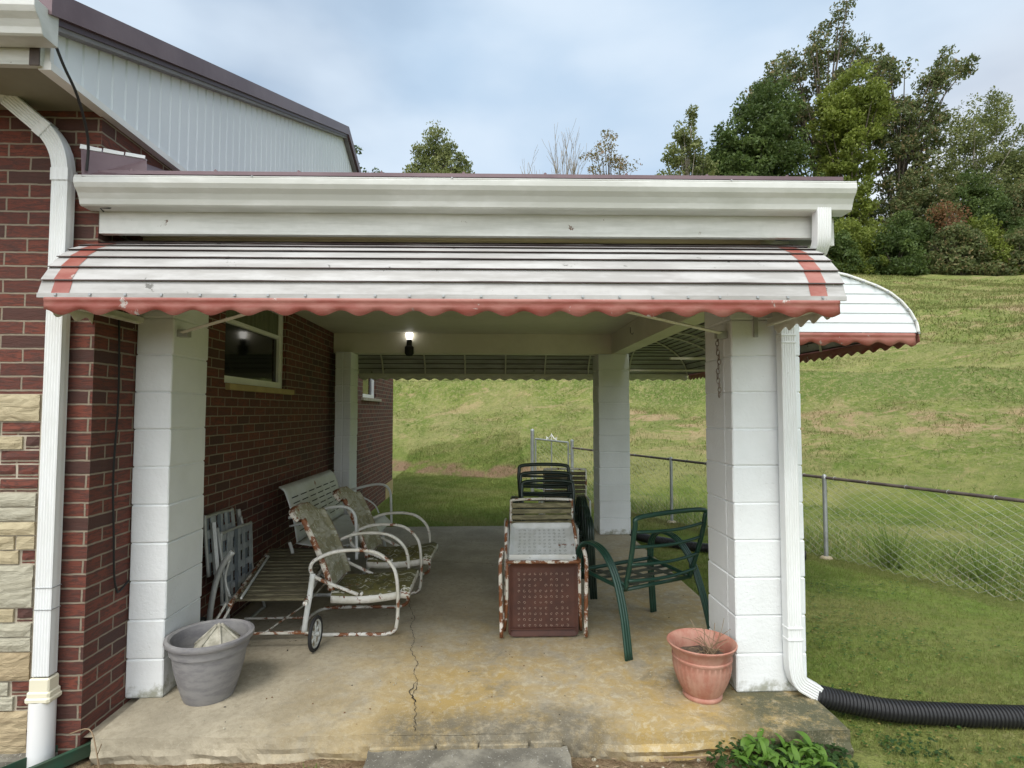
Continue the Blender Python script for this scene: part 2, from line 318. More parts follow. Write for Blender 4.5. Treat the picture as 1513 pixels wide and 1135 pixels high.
def ground_color(m):
    """grass / straw / bare soil colour from world position: shared by the ground and the blades"""
    P=m.pos(); x=m.n('ShaderNodeSeparateXYZ'); m.l(P,x.inputs[0]); X,Y,Z=x.outputs
    S=m.math('ADD',m.math('MULTIPLY',X,.57),m.math('MULTIPLY',Y,.82))
    st=m.mapv(P,(1,1,1)); n1=m.noise(st,.33,6,.62,.6); n2=m.noise(st,1.5,6,.7,.5); n3=m.noise(st,7,4,.7)
    c=m.mix(m.ramp(n2,.36,.66),(.105,.155,.028),(.20,.228,.062))
    c=m.mix(m.ramp(n1,.46,.62,0,.55),c,(.28,.26,.11))
    hill=m.ramp(S,9,13); 
    a=m.math('MULTIPLY',hill,m.ramp(m.noise(m.mapv(P,(.9,1.6,1),(3,7,0)),.62,6,.72,.8),.535,.61,0,.6)); c=m.mix(a,c,(.38,.28,.16))
    tx=m.ramp(X,3.5,6); sw=m.math('ADD',S,m.math('MULTIPLY',m.noise(P,.5,3),1.2))
    c=m.mix(m.math('MULTIPLY',tx,m.math('MULTIPLY',m.ramp(sw,15.9,16.5),m.ramp(sw,18.2,17.6))),c,(.11,.155,.036))
    c=m.mix(m.math('MULTIPLY',tx,m.math('MULTIPLY',m.ramp(sw,17.8,18.1,0,.8),m.ramp(sw,20.2,19.6))),c,(.27,.28,.10))
    c=m.mix(m.math('MULTIPLY',tx,m.math('MULTIPLY',m.math('MULTIPLY',m.ramp(sw,13.0,14,0,.9),m.ramp(sw,15.8,15.2)),m.ramp(m.noise(P,.8,5,.75,.5),.46,.56))),c,(.37,.26,.155))
    c=m.mix(m.math('MULTIPLY',tx,m.math('MULTIPLY',m.math('MULTIPLY',m.ramp(sw,28.5,29,0,.85),m.ramp(sw,31.5,30.5)),m.ramp(m.noise(P,.35,4,.7,.5),.48,.56))),c,(.34,.25,.15))
    c=m.mix(m.math('MULTIPLY',hill,m.ramp(m.noise(P,3.3,5,.8,.6),.52,.63,0,.5)),c,(.32,.28,.12)); c=m.mix(m.math('MULTIPLY',hill,m.ramp(m.noise(m.mapv(P,(1,1,1),(9,3,0)),1.1,5,.7,.6),.50,.62,0,.35)),c,(.12,.165,.035))
    c=m.mix(m.math('MULTIPLY',hill,m.ramp(m.noise(P,11,5,.85,.3),.48,.60,0,.5)),c,(.36,.30,.17))
    near=m.ramp(S,8.5,4.5); nb=m.noise(m.mapv(P,(.5,1.1,1),(5,1,0)),1.0,5,.7,.6); c=m.mix(m.math('MULTIPLY',near,m.ramp(nb,.47,.62,0,.75)),c,(.27,.20,.10))
    c=m.mix(m.math('MULTIPLY',near,m.ramp(nb,.47,.32,0,.7)),c,(.19,.30,.06))
    bk=m.math('ADD',S,m.math('MULTIPLY',m.noise(P,.9,4),1.0)); bk=m.math('ABSOLUTE',m.math('SUBTRACT',bk,10.42)); bk=m.math('MULTIPLY',m.ramp(bk,.34,.10),m.ramp(m.noise(P,1.6,5,.7),.36,.50)); bk=m.math('MULTIPLY',bk,m.ramp(X,3.5,2.6))
    c=m.mix(bk,c,(.24,.16,.10))
    fe=m.math('SUBTRACT',m.math('ADD',m.math('MULTIPLY',m.math('SUBTRACT',X,5.5),.8885),m.math('MULTIPLY',m.math('SUBTRACT',Y,3.1),.4589)),m.math('MULTIPLY',n2,.35)); fe=m.ramp(m.math('ABSOLUTE',m.math('ADD',fe,.28)),.25,.10)
    fe=m.math('MULTIPLY',fe,m.ramp(X,3.1,3.6)); c=m.mix(m.math('MULTIPLY',fe,.8),c,(.11,.075,.04))
    so=m.math('MULTIPLY',m.ramp(m.math('SUBTRACT',m.math('ADD',X,m.math('MULTIPLY',n2,.9)),0),3.85,3.5),m.ramp(Y,.2,0)); 
    c=m.mix(so,c,m.mix(m.ramp(m.noise(P,9,5,.75),.35,.65),(.20,.135,.08),(.32,.24,.15)))
    nk=m.math('MULTIPLY',near,m.math('SUBTRACT',1.0,so)); c=m.mix(m.math('MULTIPLY',nk,.45),c,(.25,.34,.075)); c=m.mix(m.math('MULTIPLY',nk,m.ramp(m.noise(P,16,5,.8,.4),.48,.62,0,.40)),c,(.09,.12,.035)); c=m.mix(m.math('MULTIPLY',nk,m.ramp(m.noise(P,24,4,.8),.54,.64,0,.5)),c,(.34,.30,.15)); c=m.mix(m.ramp(n3,.44,.66,0,.25),c,(.10,.12,.04))
    return c,so,P
def ground_mat():
    m=NT('ground'); c,so,P=ground_color(m)
    m.bump(m.math('ADD',m.noise(P,30,5,.75),m.math('MULTIPLY',m.noise(P,3.5,5,.75),2.0)),.9,.05); return m.fin(c,.95,0,.1)
M['ground']=ground_mat()
def blade_mat(name,bright=1.25,rnd=True):
    m=NT(name); c,so,P=ground_color(m); r=m.n('ShaderNodeNewGeometry').outputs['Random Per Island']
    c=m.mix(m.ramp(r,0,1,0,.5),c,m.mix(m.ramp(r,.45,.9),(.115*bright,.19*bright,.035),(.32,.28,.11)))
    m.fin(c,.6,0,.2); t=m.n('ShaderNodeBsdfTranslucent'); m.l(c,t.inputs[0]); mx=m.n('ShaderNodeMixShader'); mx.inputs[0].default_value=.5
    m.l(m.bs.outputs[0],mx.inputs[1]); m.l(t.outputs[0],mx.inputs[2]); m.l(mx.outputs[0],m.out.inputs[0]); return m.mat
M['blade']=blade_mat('grass_blade')
def leaf_mat(name,a,b,c3=None,trans=.4):
    m=NT(name); g=m.n('ShaderNodeNewGeometry'); r=g.outputs['Random Per Island']; c=m.mix(r,a,b)
    c=m.mix(m.ramp(m.noise(g.outputs['Position'],.45,3),.38,.62,0,.6),c,tuple(x*.62 for x in a))
    if c3: c=m.mix(m.ramp(r,.80,.9),c,c3)
    m.fin(c,.55,0,.3); t=m.n('ShaderNodeBsdfTranslucent'); m.l(c,t.inputs[0]); mx=m.n('ShaderNodeMixShader'); mx.inputs[0].default_value=trans
    m.l(m.bs.outputs[0],mx.inputs[1]); m.l(t.outputs[0],mx.inputs[2]); m.l(mx.outputs[0],m.out.inputs[0]); return m.mat
M['lf_dark']=leaf_mat('leaf_dark',(.065,.11,.028),(.14,.19,.05))
M['lf_oak']=leaf_mat('leaf_oak',(.10,.135,.05),(.21,.23,.085),(.24,.19,.09))
M['lf_vine']=leaf_mat('leaf_vine',(.15,.20,.03),(.26,.30,.06))
M['lf_light']=leaf_mat('leaf_light',(.15,.19,.06),(.27,.28,.11))
M['lf_yellow']=leaf_mat('leaf_yellowing',(.19,.18,.07),(.32,.25,.12),(.33,.19,.10))
M['lf_red']=leaf_mat('leaf_russet',(.22,.105,.05),(.26,.16,.07),(.12,.13,.04))
M['lf_hosta']=leaf_mat('leaf_bright',(.11,.24,.03),(.20,.34,.06),None,.3)
M['lf_clump']=leaf_mat('leaf_clump',(.20,.30,.06),(.32,.38,.12),None,.5)
M['lf_clover']=leaf_mat('leaf_clover',(.06,.13,.025),(.13,.22,.05),(.30,.24,.08),.3)
M['lf_ivy']=leaf_mat('leaf_ivy',(.035,.085,.02),(.08,.15,.04))
M['lf_weed']=leaf_mat('leaf_weed',(.17,.25,.05),(.29,.34,.11),(.38,.35,.17),.45)

# ---------------------------------------------------------------- terrain
SS=[-500,9.6,10.15,13,15.9,17.1,19.0,20,27,28,29.5,45,52,400,2000]; SZ=[-.12,-.12,.16,1.0,1.75,2.62,2.70,3.05,5.2,5.8,6.05,11.4,11.8,11.2,9]
def H(X,Y):
    X=np.asarray(X,float);Y=np.asarray(Y,float)
    s=.57*X+.82*Y; w=.22*np.sin(X*.9+.4*Y)+.15*np.sin(X*2.3+1)+.5*np.sin(X*.13+Y*.07)*np.clip((s-12)/10,0,1)
    k=np.clip((Y-12)/20,0,1); k=k*k*(3-2*k); s2=s+k*(43.7+(Y-35)*.97-s)
    z=np.interp(s2+w,SS,SZ); t=np.clip((s-9)/4,0,1)
    z=z+t*(.05*np.sin(X*1.1+Y*.6)+.04*np.sin(X*.7-Y*1.3)+.02*np.sin(2.9*X+2.1*Y))
    front=np.clip((.0-Y)/.3,0,1)*np.clip((3.6-X)/.5,0,1)
    return z+.008*np.sin(X*5+1)*np.sin(Y*6)-front*.012*np.abs(np.sin(X*3.1))
def axis(a,b,c,d,fine,grow=1.06):
    v=list(np.arange(b,c,fine)); s=fine;x=c
    while x<d: v.append(x); s*=grow; x+=s
    v.append(d); s=fine;x=b-fine
    while x>a: v.insert(0,x); s*=grow; x-=s
    v.insert(0,a); return np.array(v)
gx=axis(-600,-2,9,700,.12); gy=axis(-300,-1.5,13,900,.12)
GX,GY=np.meshgrid(gx,gy); GZ=H(GX,GY); nx=len(gx);ny=len(gy)
GZ=np.where((GX>-.2)&(GX<3.3)&(GY>-.2)&(GY<4.2),-.16,GZ)
me=bpy.data.meshes.new('ground'); me.vertices.add(nx*ny); me.vertices.foreach_set('co',np.stack([GX,GY,GZ],-1).astype(np.float32).ravel())
ii,jj=np.meshgrid(np.arange(nx-1),np.arange(ny-1)); a=(jj*nx+ii).ravel(); q=np.stack([a,a+1,a+nx+1,a+nx],1).astype(np.int32)
me.loops.add(q.size); me.loops.foreach_set('vertex_index',q.ravel()); me.polygons.add(len(q)); me.polygons.foreach_set('loop_start',np.arange(0,q.size,4,dtype=np.int32))
me.polygons.foreach_set('use_smooth',np.ones(len(q),bool)); me.update(calc_edges=True); me.materials.append(M['ground'])
g=bpy.data.objects.new('ground',me); COL.objects.link(g); tag(g,kind='structure')

def blades(name,X,Y,hh,ww,lean=.5,mat=None,label=None,cat='grass',kind='stuff',base=None):
    N=len(X); Z=H(X,Y) if base is None else base; a=RNG.uniform(0,2*np.pi,N); h=hh*RNG.uniform(.5,1.3,N); w=ww*RNG.uniform(.7,1.3,N)
    b=RNG.uniform(0,2*np.pi,N); l=h*lean*RNG.uniform(.1,1.2,N)
    dx,dy=np.cos(a)*w/2,np.sin(a)*w/2; V=np.empty((N,3,3))
    V[:,0]=np.stack([X-dx,Y-dy,Z-.01],1); V[:,1]=np.stack([X+dx,Y+dy,Z-.01],1); V[:,2]=np.stack([X+l*np.cos(b),Y+l*np.sin(b),Z+h],1)
    o=npmesh(name,V,3,mat or M['blade']); return tag(o,label,cat,kind=kind)
def clearmask(X,Y):
    ok=~((X>-.5)&(X<3.50)&(Y>-.42)&(Y<4.46)); ok&=~((X<-.15)&(Y<8.4)); 
    ok&=~((Y<.1)&(X<3.45+.15*np.sin(Y*9))); return ok
def scatter(n,x0,x1,y0,y1,cond=None):
    X=RNG.uniform(x0,x1,n);Y=RNG.uniform(y0,y1,n); k=clearmask(X,Y)
    if cond is not None: k&=cond(X,Y)
    return X[k],Y[k]
fence_n=lambda X,Y:(X-5.5)*.8885+(Y-3.1)*.4589     # signed distance outside the fence line
X,Y=scatter(170000,3.3,7.2,-1.1,4.6,lambda X,Y:(fence_n(X,Y)<.05)&(RNG.uniform(0,1,len(X))<np.where((np.sin(X*1.3+Y*.8)+np.sin(X*.7-Y*2.1+1))>.6,.45,1.0)))
M['blade_near']=blade_mat('grass_blade_near',1.5)
blades('lawn_grass',X,Y,.026,.0055,1.3,M['blade_near'],label='short mown lawn grass between the porch and the chain link fence')
X,Y=scatter(150000,-.6,5.5,4.3,13.5,lambda X,Y:(fence_n(X,Y)<.0)|(X<2.6))
blades('back_lawn_grass',X,Y,.035,.008,.8,label='short lawn grass behind the porch below the bank')
X,Y=scatter(260000,-5,26,7,28,lambda X,Y:(RNG.uniform(0,1,len(X))<np.clip(.35+1.2*np.sin(X*1.9+np.sin(Y*1.3)*2)*np.sin(Y*2.3+np.sin(X*.8)*2),.15,1))&((.57*X+.82*Y)>9.9)&((.57*X+.82*Y)<26)&((fence_n(X,Y)>0)|(X<3)))
blades('hill_grass',X,Y,.055,.020,1.3,label='rough patchy grass covering the hillside')
X,Y=scatter(70000,8,45,14,38,lambda X,Y:((.57*X+.82*Y)>23)&((.57*X+.82*Y)<46))
blades('upper_hill_grass',X,Y,.11,.05,.9,label='dry grass on the upper slope below the tree line')
X,Y=scatter(120000,3.2,13,-1,13,lambda X,Y:(fence_n(X,Y)>.03)&((.57*X+.82*Y)<12.5)&(RNG.uniform(0,1,len(X))<np.clip(1.1-fence_n(X,Y)*.42,.15,1)*np.clip(.8+.5*np.sin(X*2.1+Y)*np.sin(Y*1.7-X),.3,1)))
f=fence_n(X,Y); blades('roadside_weeds',X,Y,np.where(f<1.6,.19,.10)*(.7+.5*np.sin(X*2.3+1)*np.sin(Y*1.9))*RNG.uniform(.5,1.2,len(X)),.014,1.0,M['lf_weed'],label='tall tangled weeds growing along the far side of the chain link fence',cat='weeds')
for (cx,cy,nn,hh) in [(5.98,2.72,110,.50),(6.5,2.2,60,.40),(6.75,1.75,60,.36)]:
    X=cx+RNG.normal(0,.07,nn);Y=cy+RNG.normal(0,.07,nn); blades('grass_clump',X,Y,hh,.018,.6,M['lf_clump'],label={110:'tallest upright clump of green blades poking up behind the fence'}.get(nn,'middle clump of tall blades behind the fence' if cx<6.6 else 'clump of tall blades behind the fence at the right edge'),cat='grass clump',kind=None)

# ---------------------------------------------------------------- patio slab
def slab():
    mb=MB(); x0,x1,y0,y1=-.12,3.455,-.36,4.42
    def edge(x): return y0-.0196*(x)+.006*math.sin(x*7)+.004*math.sin(x*23)
    nx_=160; prof=[]
    def top(u,v):
        x=x0+(x1-x0)*u; e=edge(x); y=e+(y1-e)*v; return (x,y,0.0+.002*math.sin(x*3)*math.sin(y*2.4)-(0.006 if v==0 else 0))
    mb.grid(nx_,40,top)
    rnd=random.Random(3); prev=None; cols=[]
    ns=[[rnd.uniform(-1,1) for _ in range(nx_+1)] for _ in range(7)]
    sm=[[sum(r[max(0,i-4):i+5])/len(r[max(0,i-4):i+5])*1.6 for i in range(nx_+1)] for r in ns]
    def face(u,v):
        x=x0+(x1-x0)*u; i=int(round(u*nx_)); j=int(round(v*6)); e=edge(x); rough=0 if j==0 else (.013*sm[j][i]+.003*ns[j][i])*(.3 if j<3 else 1.2)
        return (x,e+rough+(.012 if j>3 and x<1.3 else 0)*(1 if sm[2][i]>0 else .2)*(j-3)*.6,-.006-.16*v)
    mb.grid(nx_,6,face)
    mb.add([(x0,edge(x0),-.006),(x0,edge(x0),-.16),(x0,y1,-.16),(x0,y1,0)],[(0,1,2,3)])
    mb.add([(x1,edge(x1),-.006),(x1,edge(x1),-.16),(x1,y1,-.16),(x1,y1,0)],[(3,2,1,0)])
    mb.add([(x0,y1,0),(x0,y1,-.16),(x1,y1,-.16),(x1,y1,0)],[(3,2,1,0)])
    mb.add([(-.2,-.3,-.03),(x0,-.3,-.03),(x0,y1,-.03),(-.2,y1,-.03)],[(0,1,2,3)])
    o=mb.build('patio_slab',M['slab']); tag(o,kind='structure')
    def crack(pts,w,name='crack'):
        r=random.Random(5); P=[]
        for i in range(len(pts)-1):
            a,b=Vector(pts[i]),Vector(pts[i+1]); n=max(2,int((b-a).length/.014))
            for k in range(n): P.append(a.lerp(b,k/n)+Vector((r.uniform(-1,1)*.0065,r.uniform(-1,1)*.004)))
        P.append(Vector(pts[-1])); m=MB(); vs=[]
        for i,p in enumerate(P):
            d=(P[min(i+1,len(P)-1)]-P[max(i-1,0)]).normalized(); nrm=Vector((-d.y,d.x)); ww=w*r.uniform(.4,1.3)
            vs+=[(p.x-nrm.x*ww,p.y-nrm.y*ww,.0042),(p.x+nrm.x*ww,p.y+nrm.y*ww,.0042)]
        m.add(vs,[(2*i,2*i+1,2*i+3,2*i+2) for i in range(len(P)-1)]); m.build(name,M['crack'],o)
    crack([(1.375,-.375),(1.36,-.2),(1.32,0),(1.335,.1),(1.29,.25),(1.30,.36),(1.23,.55),(1.235,.72),(1.17,.95),(1.19,1.1),(1.11,1.35),(1.10,1.46),(1.03,1.75),(.99,1.9)],.0017)
    crack([(.62,2.82),(.9,2.74),(1.2,2.66),(1.5,2.62),(1.9,2.52)],.0028); crack([(1.345,-.1),(1.30,.0),(1.32,.12)],.0025)
slab()
# front step: dark aggregate slab with a row of small pale kerb bricks along its back
st=empty('step_slab',(1.17,-.405,-.060),label='grey aggregate stepping slab with a pale brick edge in front of the patio',cat='stepping slab')
mb=MB(); mb.grid(40,40,lambda u,v:(.93*u+.004*math.sin(v*30),-.8+.80*v+.004*math.sin(u*25),.0+.003*math.sin(u*40)*math.sin(v*31)))
mb.box(.0,.93,-.8,-.0,-.08,-.004); mb.build('slab_top',M['concrete_dark'],st)
mb=MB(); x=0
for w in (.31,.20,.24,.16): 
    dz=random.uniform(0,.008)+x*.012; mb.bbox(x+.004,x+w-.004,-.012,.030,-.07,.012+dz,.006,jit=.002); x+=w
mb.build('kerb_brick_row',M['slab'],st)
mb=MB(); 
def rockf(u,v,c,r):
    a=2*math.pi*u; b=math.pi*v*.5; k=1+.12*math.sin(3*a+b*4)+.08*math.sin(7*a); return (c[0]+r[0]*k*math.cos(a)*math.cos(b),c[1]+r[1]*k*math.sin(a)*math.cos(b),c[2]+r[2]*math.sin(b)*k)
mb.grid(28,8,lambda u,v:rockf(u,v,(-.13,-.56,-.14),(.17,.12,.05))); o=mb.build('flat_stone',M['st_g'],smooth=True); tag(o,'flat grey green stone on the soil at the bottom left beside the drain pan','stone')

# ---------------------------------------------------------------- porch pillars
def pillar(x0,y0,wx,wy,split,label,rz=0,n=11):
    h=.2032; mb=MB(); 
    for k in range(n):
        z0=k*h+.0017; z1=(k+1)*h-.0017; jx=random.uniform(-.0025,.0025); jy=random.uniform(-.0025,.0025)
        if split=='y':
            mb.bbox(jx,wx+jx,jy,.10+jy,z0,z1,.006,jit=.001); mb.bbox(jx+.002,wx+jx,.103+jy,wy+jy,z0,z1,.006,jit=.001)
        elif split=='x':
            mb.bbox(jx,wx*.5-.0015+jx,jy,wy+jy,z0,z1,.006,jit=.001); mb.bbox(wx*.5+.0015+jx,wx+jx,jy,wy+jy,z0,z1,.006,jit=.001)
        else: mb.bbox(jx,wx+jx,jy,wy+jy,z0,z1,.006,jit=.001)
    mb.box(.007,wx-.007,.007,wy-.007,0,n*h)
    o=mb.build('block_pillar',M['white_block'],loc=(x0,y0,0)); o.rotation_euler.z=rz
    return tag(o,label,'pillar','white painted block pillars holding up the porch roof')
pillar(-.196,0,.196,.385,None,'front pillar of white painted blocks against the brick house corner, left of the porch opening')
pillar(3.071,-.067,.392,.39,'y','front right pillar of white painted blocks with a downspout running down its face')
pillar(3.09,3.842,.387,.39,None,'rear right pillar of white painted blocks beside the chain link fence')
pillar(-.12,3.70,.187,.37,'x','rear left pillar of painted blocks in the shade at the end of the brick wall')

# ---------------------------------------------------------------- porch roof structure
pr=empty('porch_roof',(0,0,0),label='flat porch roof with cream ceiling, beams and a peeling white front board',cat='porch roof')
M1=Matrix.Rotation(SKEW,4,'Z')
mb=MB(); mb.box(-.195,3.34,-.28,4.2,2.485,2.53); mb.build('ceiling',M['cream'],pr)
for b_ in ((-.19,3.26,3.87,4.07,2.236,2.484),(3.26,3.45,-.05,4.22,2.236,2.484),(-.19,3.255,.02,.2,2.237,2.484)): MB().box(*b_).build('beam',M['cream'],pr)
mb=MB(); mb.box(-.197,3.38,-.32,-.285,2.398,2.56,M1); mb.box(-.185,3.36,-.328,-.321,2.53,2.556,M1); o=mb.build('fascia_board',M['wood_white'],pr)
mb=MB(); mb.box(3.425,3.455,-.38,4.24,2.40,2.56); mb.box(3.456,3.475,-.385,-.30,2.36,2.5,None); mb.build('side_fascia_board',M['wood_white'],pr)
mb=MB(); mb.add([(-.195,-.40,2.662),(3.48,-.465,2.664),(3.48,4.35,2.757),(-.195,4.35,2.757),(-.195,-.40,2.680),(3.48,-.465,2.682),(3.48,4.35,2.772),(-.195,4.35,2.772)],[(0,3,2,1),(4,5,6,7),(0,1,5,4),(1,2,6,5),(2,3,7,6),(3,0,4,7)])
for i in range(9): mb.tube([(x_:=-.0+i*.4,-.40-.018*x_,2.683),(x_,4.33,2.774)],.008,6)
mb.build('metal_roofing',M['maroon'],pr)
mb=MB(); mb.box(-.2,3.42,4.235,4.26,2.4,2.64); mb.build('rear_fascia_board',M['wood_white'],pr)
# small hook left on the fascia
o=MB().tube([(-.175,-.325,2.505),(-.165,-.365,2.51),(-.115,-.372,2.505),(-.10,-.37,2.515)],.004,6).build('fascia_hook',M['cable'],pr)
o=MB().tube([(2.93,1.6,2.235),(2.93,1.6,2.19),(2.945,1.6,2.175),(2.955,1.6,2.19)],.003,6).build('beam_hook',M['cable'],pr)
# wall flashing between porch roof and house
fl=MB(); fl.add([(-.20,-.44,2.625),(-.19,-.30,2.66),(-.06,.40,2.69),(-.215,-.43,2.765),(-.194,-.30,2.83),(-.185,.28,2.955),(-.185,.72,2.99)],[(0,1,4,3),(1,2,6,5,4)])
fl.add([(-.225,-.44,2.64),(.12,-.40,2.655),(-.02,.42,2.74),(-.19,-.30,2.66),(-.19,.45,2.80)],[(0,1,3),(1,2,4,3)])
fl.add([(-.20,-.445,2.63),(.08,-.41,2.648),(-.02,-.25,2.80),(-.215,-.435,2.765),(.03,.1,2.92),(.10,.4,2.84)],[(0,1,2,3)])
a=fl.build('roof_flashing',M['maroon'],None,solid=.003); tag(a,'maroon sheet metal flashing with white upper edge where porch roof meets the brick','flashing')
mb=MB(); P_=[(-.218,-.44,2.768),(-.02,-.255,2.805),(.03,.1,2.925)]
for q_ in range(1):
    A_,B_=Vector(P_[q_]),Vector(P_[q_+1])
    for t in range(3):
        a0=A_.lerp(B_,t/3); a1=A_.lerp(B_,(t+.93)/3); mb.add([a0,a1,a1+Vector((0,.004,.016)),a0+Vector((0,.004,.022-.002*t)),a0+Vector((0,.02,0)),a1+Vector((0,.02,0))],[(0,1,2,3),(0,4,5,1)])
mb.build('flashing_edge',M['trim'],a,solid=.003)

def kgutter(name,x0,x1,label,mat,loc,rz=0,parent=None,drop=0):
    e=empty(name,loc,rz,label=label,cat='gutter',group='white roof gutters')
    pf=[(0,.127),(0,0),(-.075,0),(-.082,.006),(-.088,.03),(-.10,.055),(-.118,.075),(-.127,.095),(-.127,.118),(-.121,.127),(-.112,.122)]
    mb=MB()
    mb.sweepx(pf,x0,x1); mb.build('trough',mat,e,solid=.0025)
    for x in (x0,x1):
        mb=MB()
        vs=[(x,y,z) for y,z in pf[:-1]]; s=.002 if x==x1 else -.002
        mb.add(vs,[tuple(range(len(vs)))]); mb.build('end_cap',mat,e,solid=.003)
    mb=MB()
    mb.tube([(x0,-.122,.127),(x1,-.122,.127)],.005,6); mb.build('rolled_lip',mat,e)
    return e
g1=kgutter('porch_gutter',-.235,3.515,'long weathered white gutter running along the front edge of the porch roof',M['gutter'],(0,-.322,2.508),SKEW)
for x in (1.55,2.9,.6): MB().tube([(x,-.13,.13),(x+.01,-.06,.135),(x+.03,0,.12)],.004,6).build('hanger',M['galv'],g1)
g2=kgutter('eave_gutter',-9,-.108,'mossy white gutter at the end of the house eave in the top left corner',M['gutter'],(0,-.742,3.062))
g2.rotation_euler=(0,0,0)

# ---------------------------------------------------------------- awnings
PF=[(0,0),(.007,.054),(.050,.135),(.112,.208),(.19,.268),(.28,.312),(.39,.352),(.49,.385),(.60,.405),(.75,.425),(.95,.45),(1.12,.47)]
def arcpts(step,maxb):
    P=[Vector(p) for p in PF]; out=[P[0].copy()]; acc=0
    L=[0]
    for i in range(1,len(P)): L.append(L[-1]+(P[i]-P[i-1]).length)
    d=step
    while d<L[-1]:
        for i in range(1,len(P)):
            if L[i]>=d: t=(d-L[i-1])/(L[i]-L[i-1]); p=P[i-1].lerp(P[i],t); break
        if p.x>maxb: break
        out.append(p); d+=step
    return out
def slats(mb,T,e0,e1,maxb,step=.078):
    """lapped slats; T maps (along, back, up)->point; e0,e1 give the ends as functions of back offset"""
    P=arcpts(step,maxb)
    for i in range(len(P)-1):
        a,b=P[i],P[i+1]; d=(b-a).normalized(); n=Vector((-d.y,d.x)); n=n if n.y>0 or n.x<0 else -n
        a2=a+Vector((-abs(d.y),abs(d.x)))*.008-d*.006; b2=b.copy()
        p=[T(e0(a2.x),a2.x,a2.y),T(e1(a2.x),a2.x,a2.y),T(e1(b2.x),b2.x,b2.y),T(e0(b2.x),b2.x,b2.y),T(e1(a.x),a.x,a.y),T(e0(a.x),a.x,a.y)]
        NS=30; rw=random.Random(i*7+3); ph=[rw.uniform(0,6.3) for _ in range(3)]; L_=[]
        for k in range(NS+1):
            t=k/NS; wv=.0018*math.sin(t*19+ph[0])+.0012*math.sin(t*43+ph[1])+(.004*math.exp(-((t-rw.random())*30)**2) if k%11==5 else 0)
            L_+=[T(e0(a2.x)+(e1(a2.x)-e0(a2.x))*t,a2.x+wv*.4,a2.y+wv),T(e0(b2.x)+(e1(b2.x)-e0(b2.x))*t,b2.x,b2.y)]
        mb.mat(0).add(L_,[(2*k,2*k+2,2*k+3,2*k+1) for k in range(NS)])
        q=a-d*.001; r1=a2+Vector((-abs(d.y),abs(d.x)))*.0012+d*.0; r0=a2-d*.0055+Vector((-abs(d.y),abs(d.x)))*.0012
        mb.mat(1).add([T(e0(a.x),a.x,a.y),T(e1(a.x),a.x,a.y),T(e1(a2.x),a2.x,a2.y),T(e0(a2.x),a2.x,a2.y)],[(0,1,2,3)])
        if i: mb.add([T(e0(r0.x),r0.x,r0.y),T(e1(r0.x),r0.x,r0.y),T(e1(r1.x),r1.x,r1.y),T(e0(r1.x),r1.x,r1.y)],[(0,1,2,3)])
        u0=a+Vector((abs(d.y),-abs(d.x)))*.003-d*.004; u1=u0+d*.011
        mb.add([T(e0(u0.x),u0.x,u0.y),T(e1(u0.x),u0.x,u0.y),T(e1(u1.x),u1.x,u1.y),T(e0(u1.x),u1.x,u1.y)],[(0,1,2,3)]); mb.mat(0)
def valance(mb,T,l0,l1,pitch=.16,back=0,z0=.004,h=.072,amp=.013,ph=0):
    n=int((l1-l0)/pitch*12)+1; vs=[];lev=[z0,-.012,-.016,-.026,-.030,-.045]; off=[0,0,.003,.003,0,0]
    rows=len(lev)+1
    for i in range(n+1):
        s=l0+(l1-l0)*i/n; zb=-h+amp*math.cos(2*math.pi*(s-l0)/pitch+ph)
        cor=.004*math.cos(2*math.pi*(s-l0)/pitch+ph)
        for k in range(len(lev)): vs.append(T(s,back-off[k],lev[k]))
        vs.append(T(s,back-.002+cor,zb))
    mb.add(vs,[(i*rows+k,(i+1)*rows+k,(i+1)*rows+k+1,i*rows+k+1) for i in range(n) for k in range(rows-1)])
def endpanel(mb,T,al,depth,flip=1):
    """closed end: stacked boards cut to the awning curve"""
    P=arcpts(.03,depth)+[Vector((depth,PF[-1][1] if depth>1.1 else np.interp(depth,[p[0] for p in PF],[p[1] for p in PF])))]
    zt=P[-1].y; z=0
    def back(zz): return float(np.interp(zz,[p.y for p in P],[p.x for p in P]))
    while z<zt-.005:
        z2=min(z+.066,zt)
        o1=.006*flip
        mb.add([T(al-o1,back(z),z),T(al-o1,depth,z),T(al,depth,z2),T(al,back(z2),z2),T(al,back(z),z),T(al,depth,z)],[(0,1,2,3),(0,4,5,1)])
        z=z2
def ribs(mb,T,als,depth):
    for al in als:
        P=[p for p in arcpts(.05,depth)]; mb.tube([T(al,p.x+.012,p.y-.016) for p in P],.011,6)
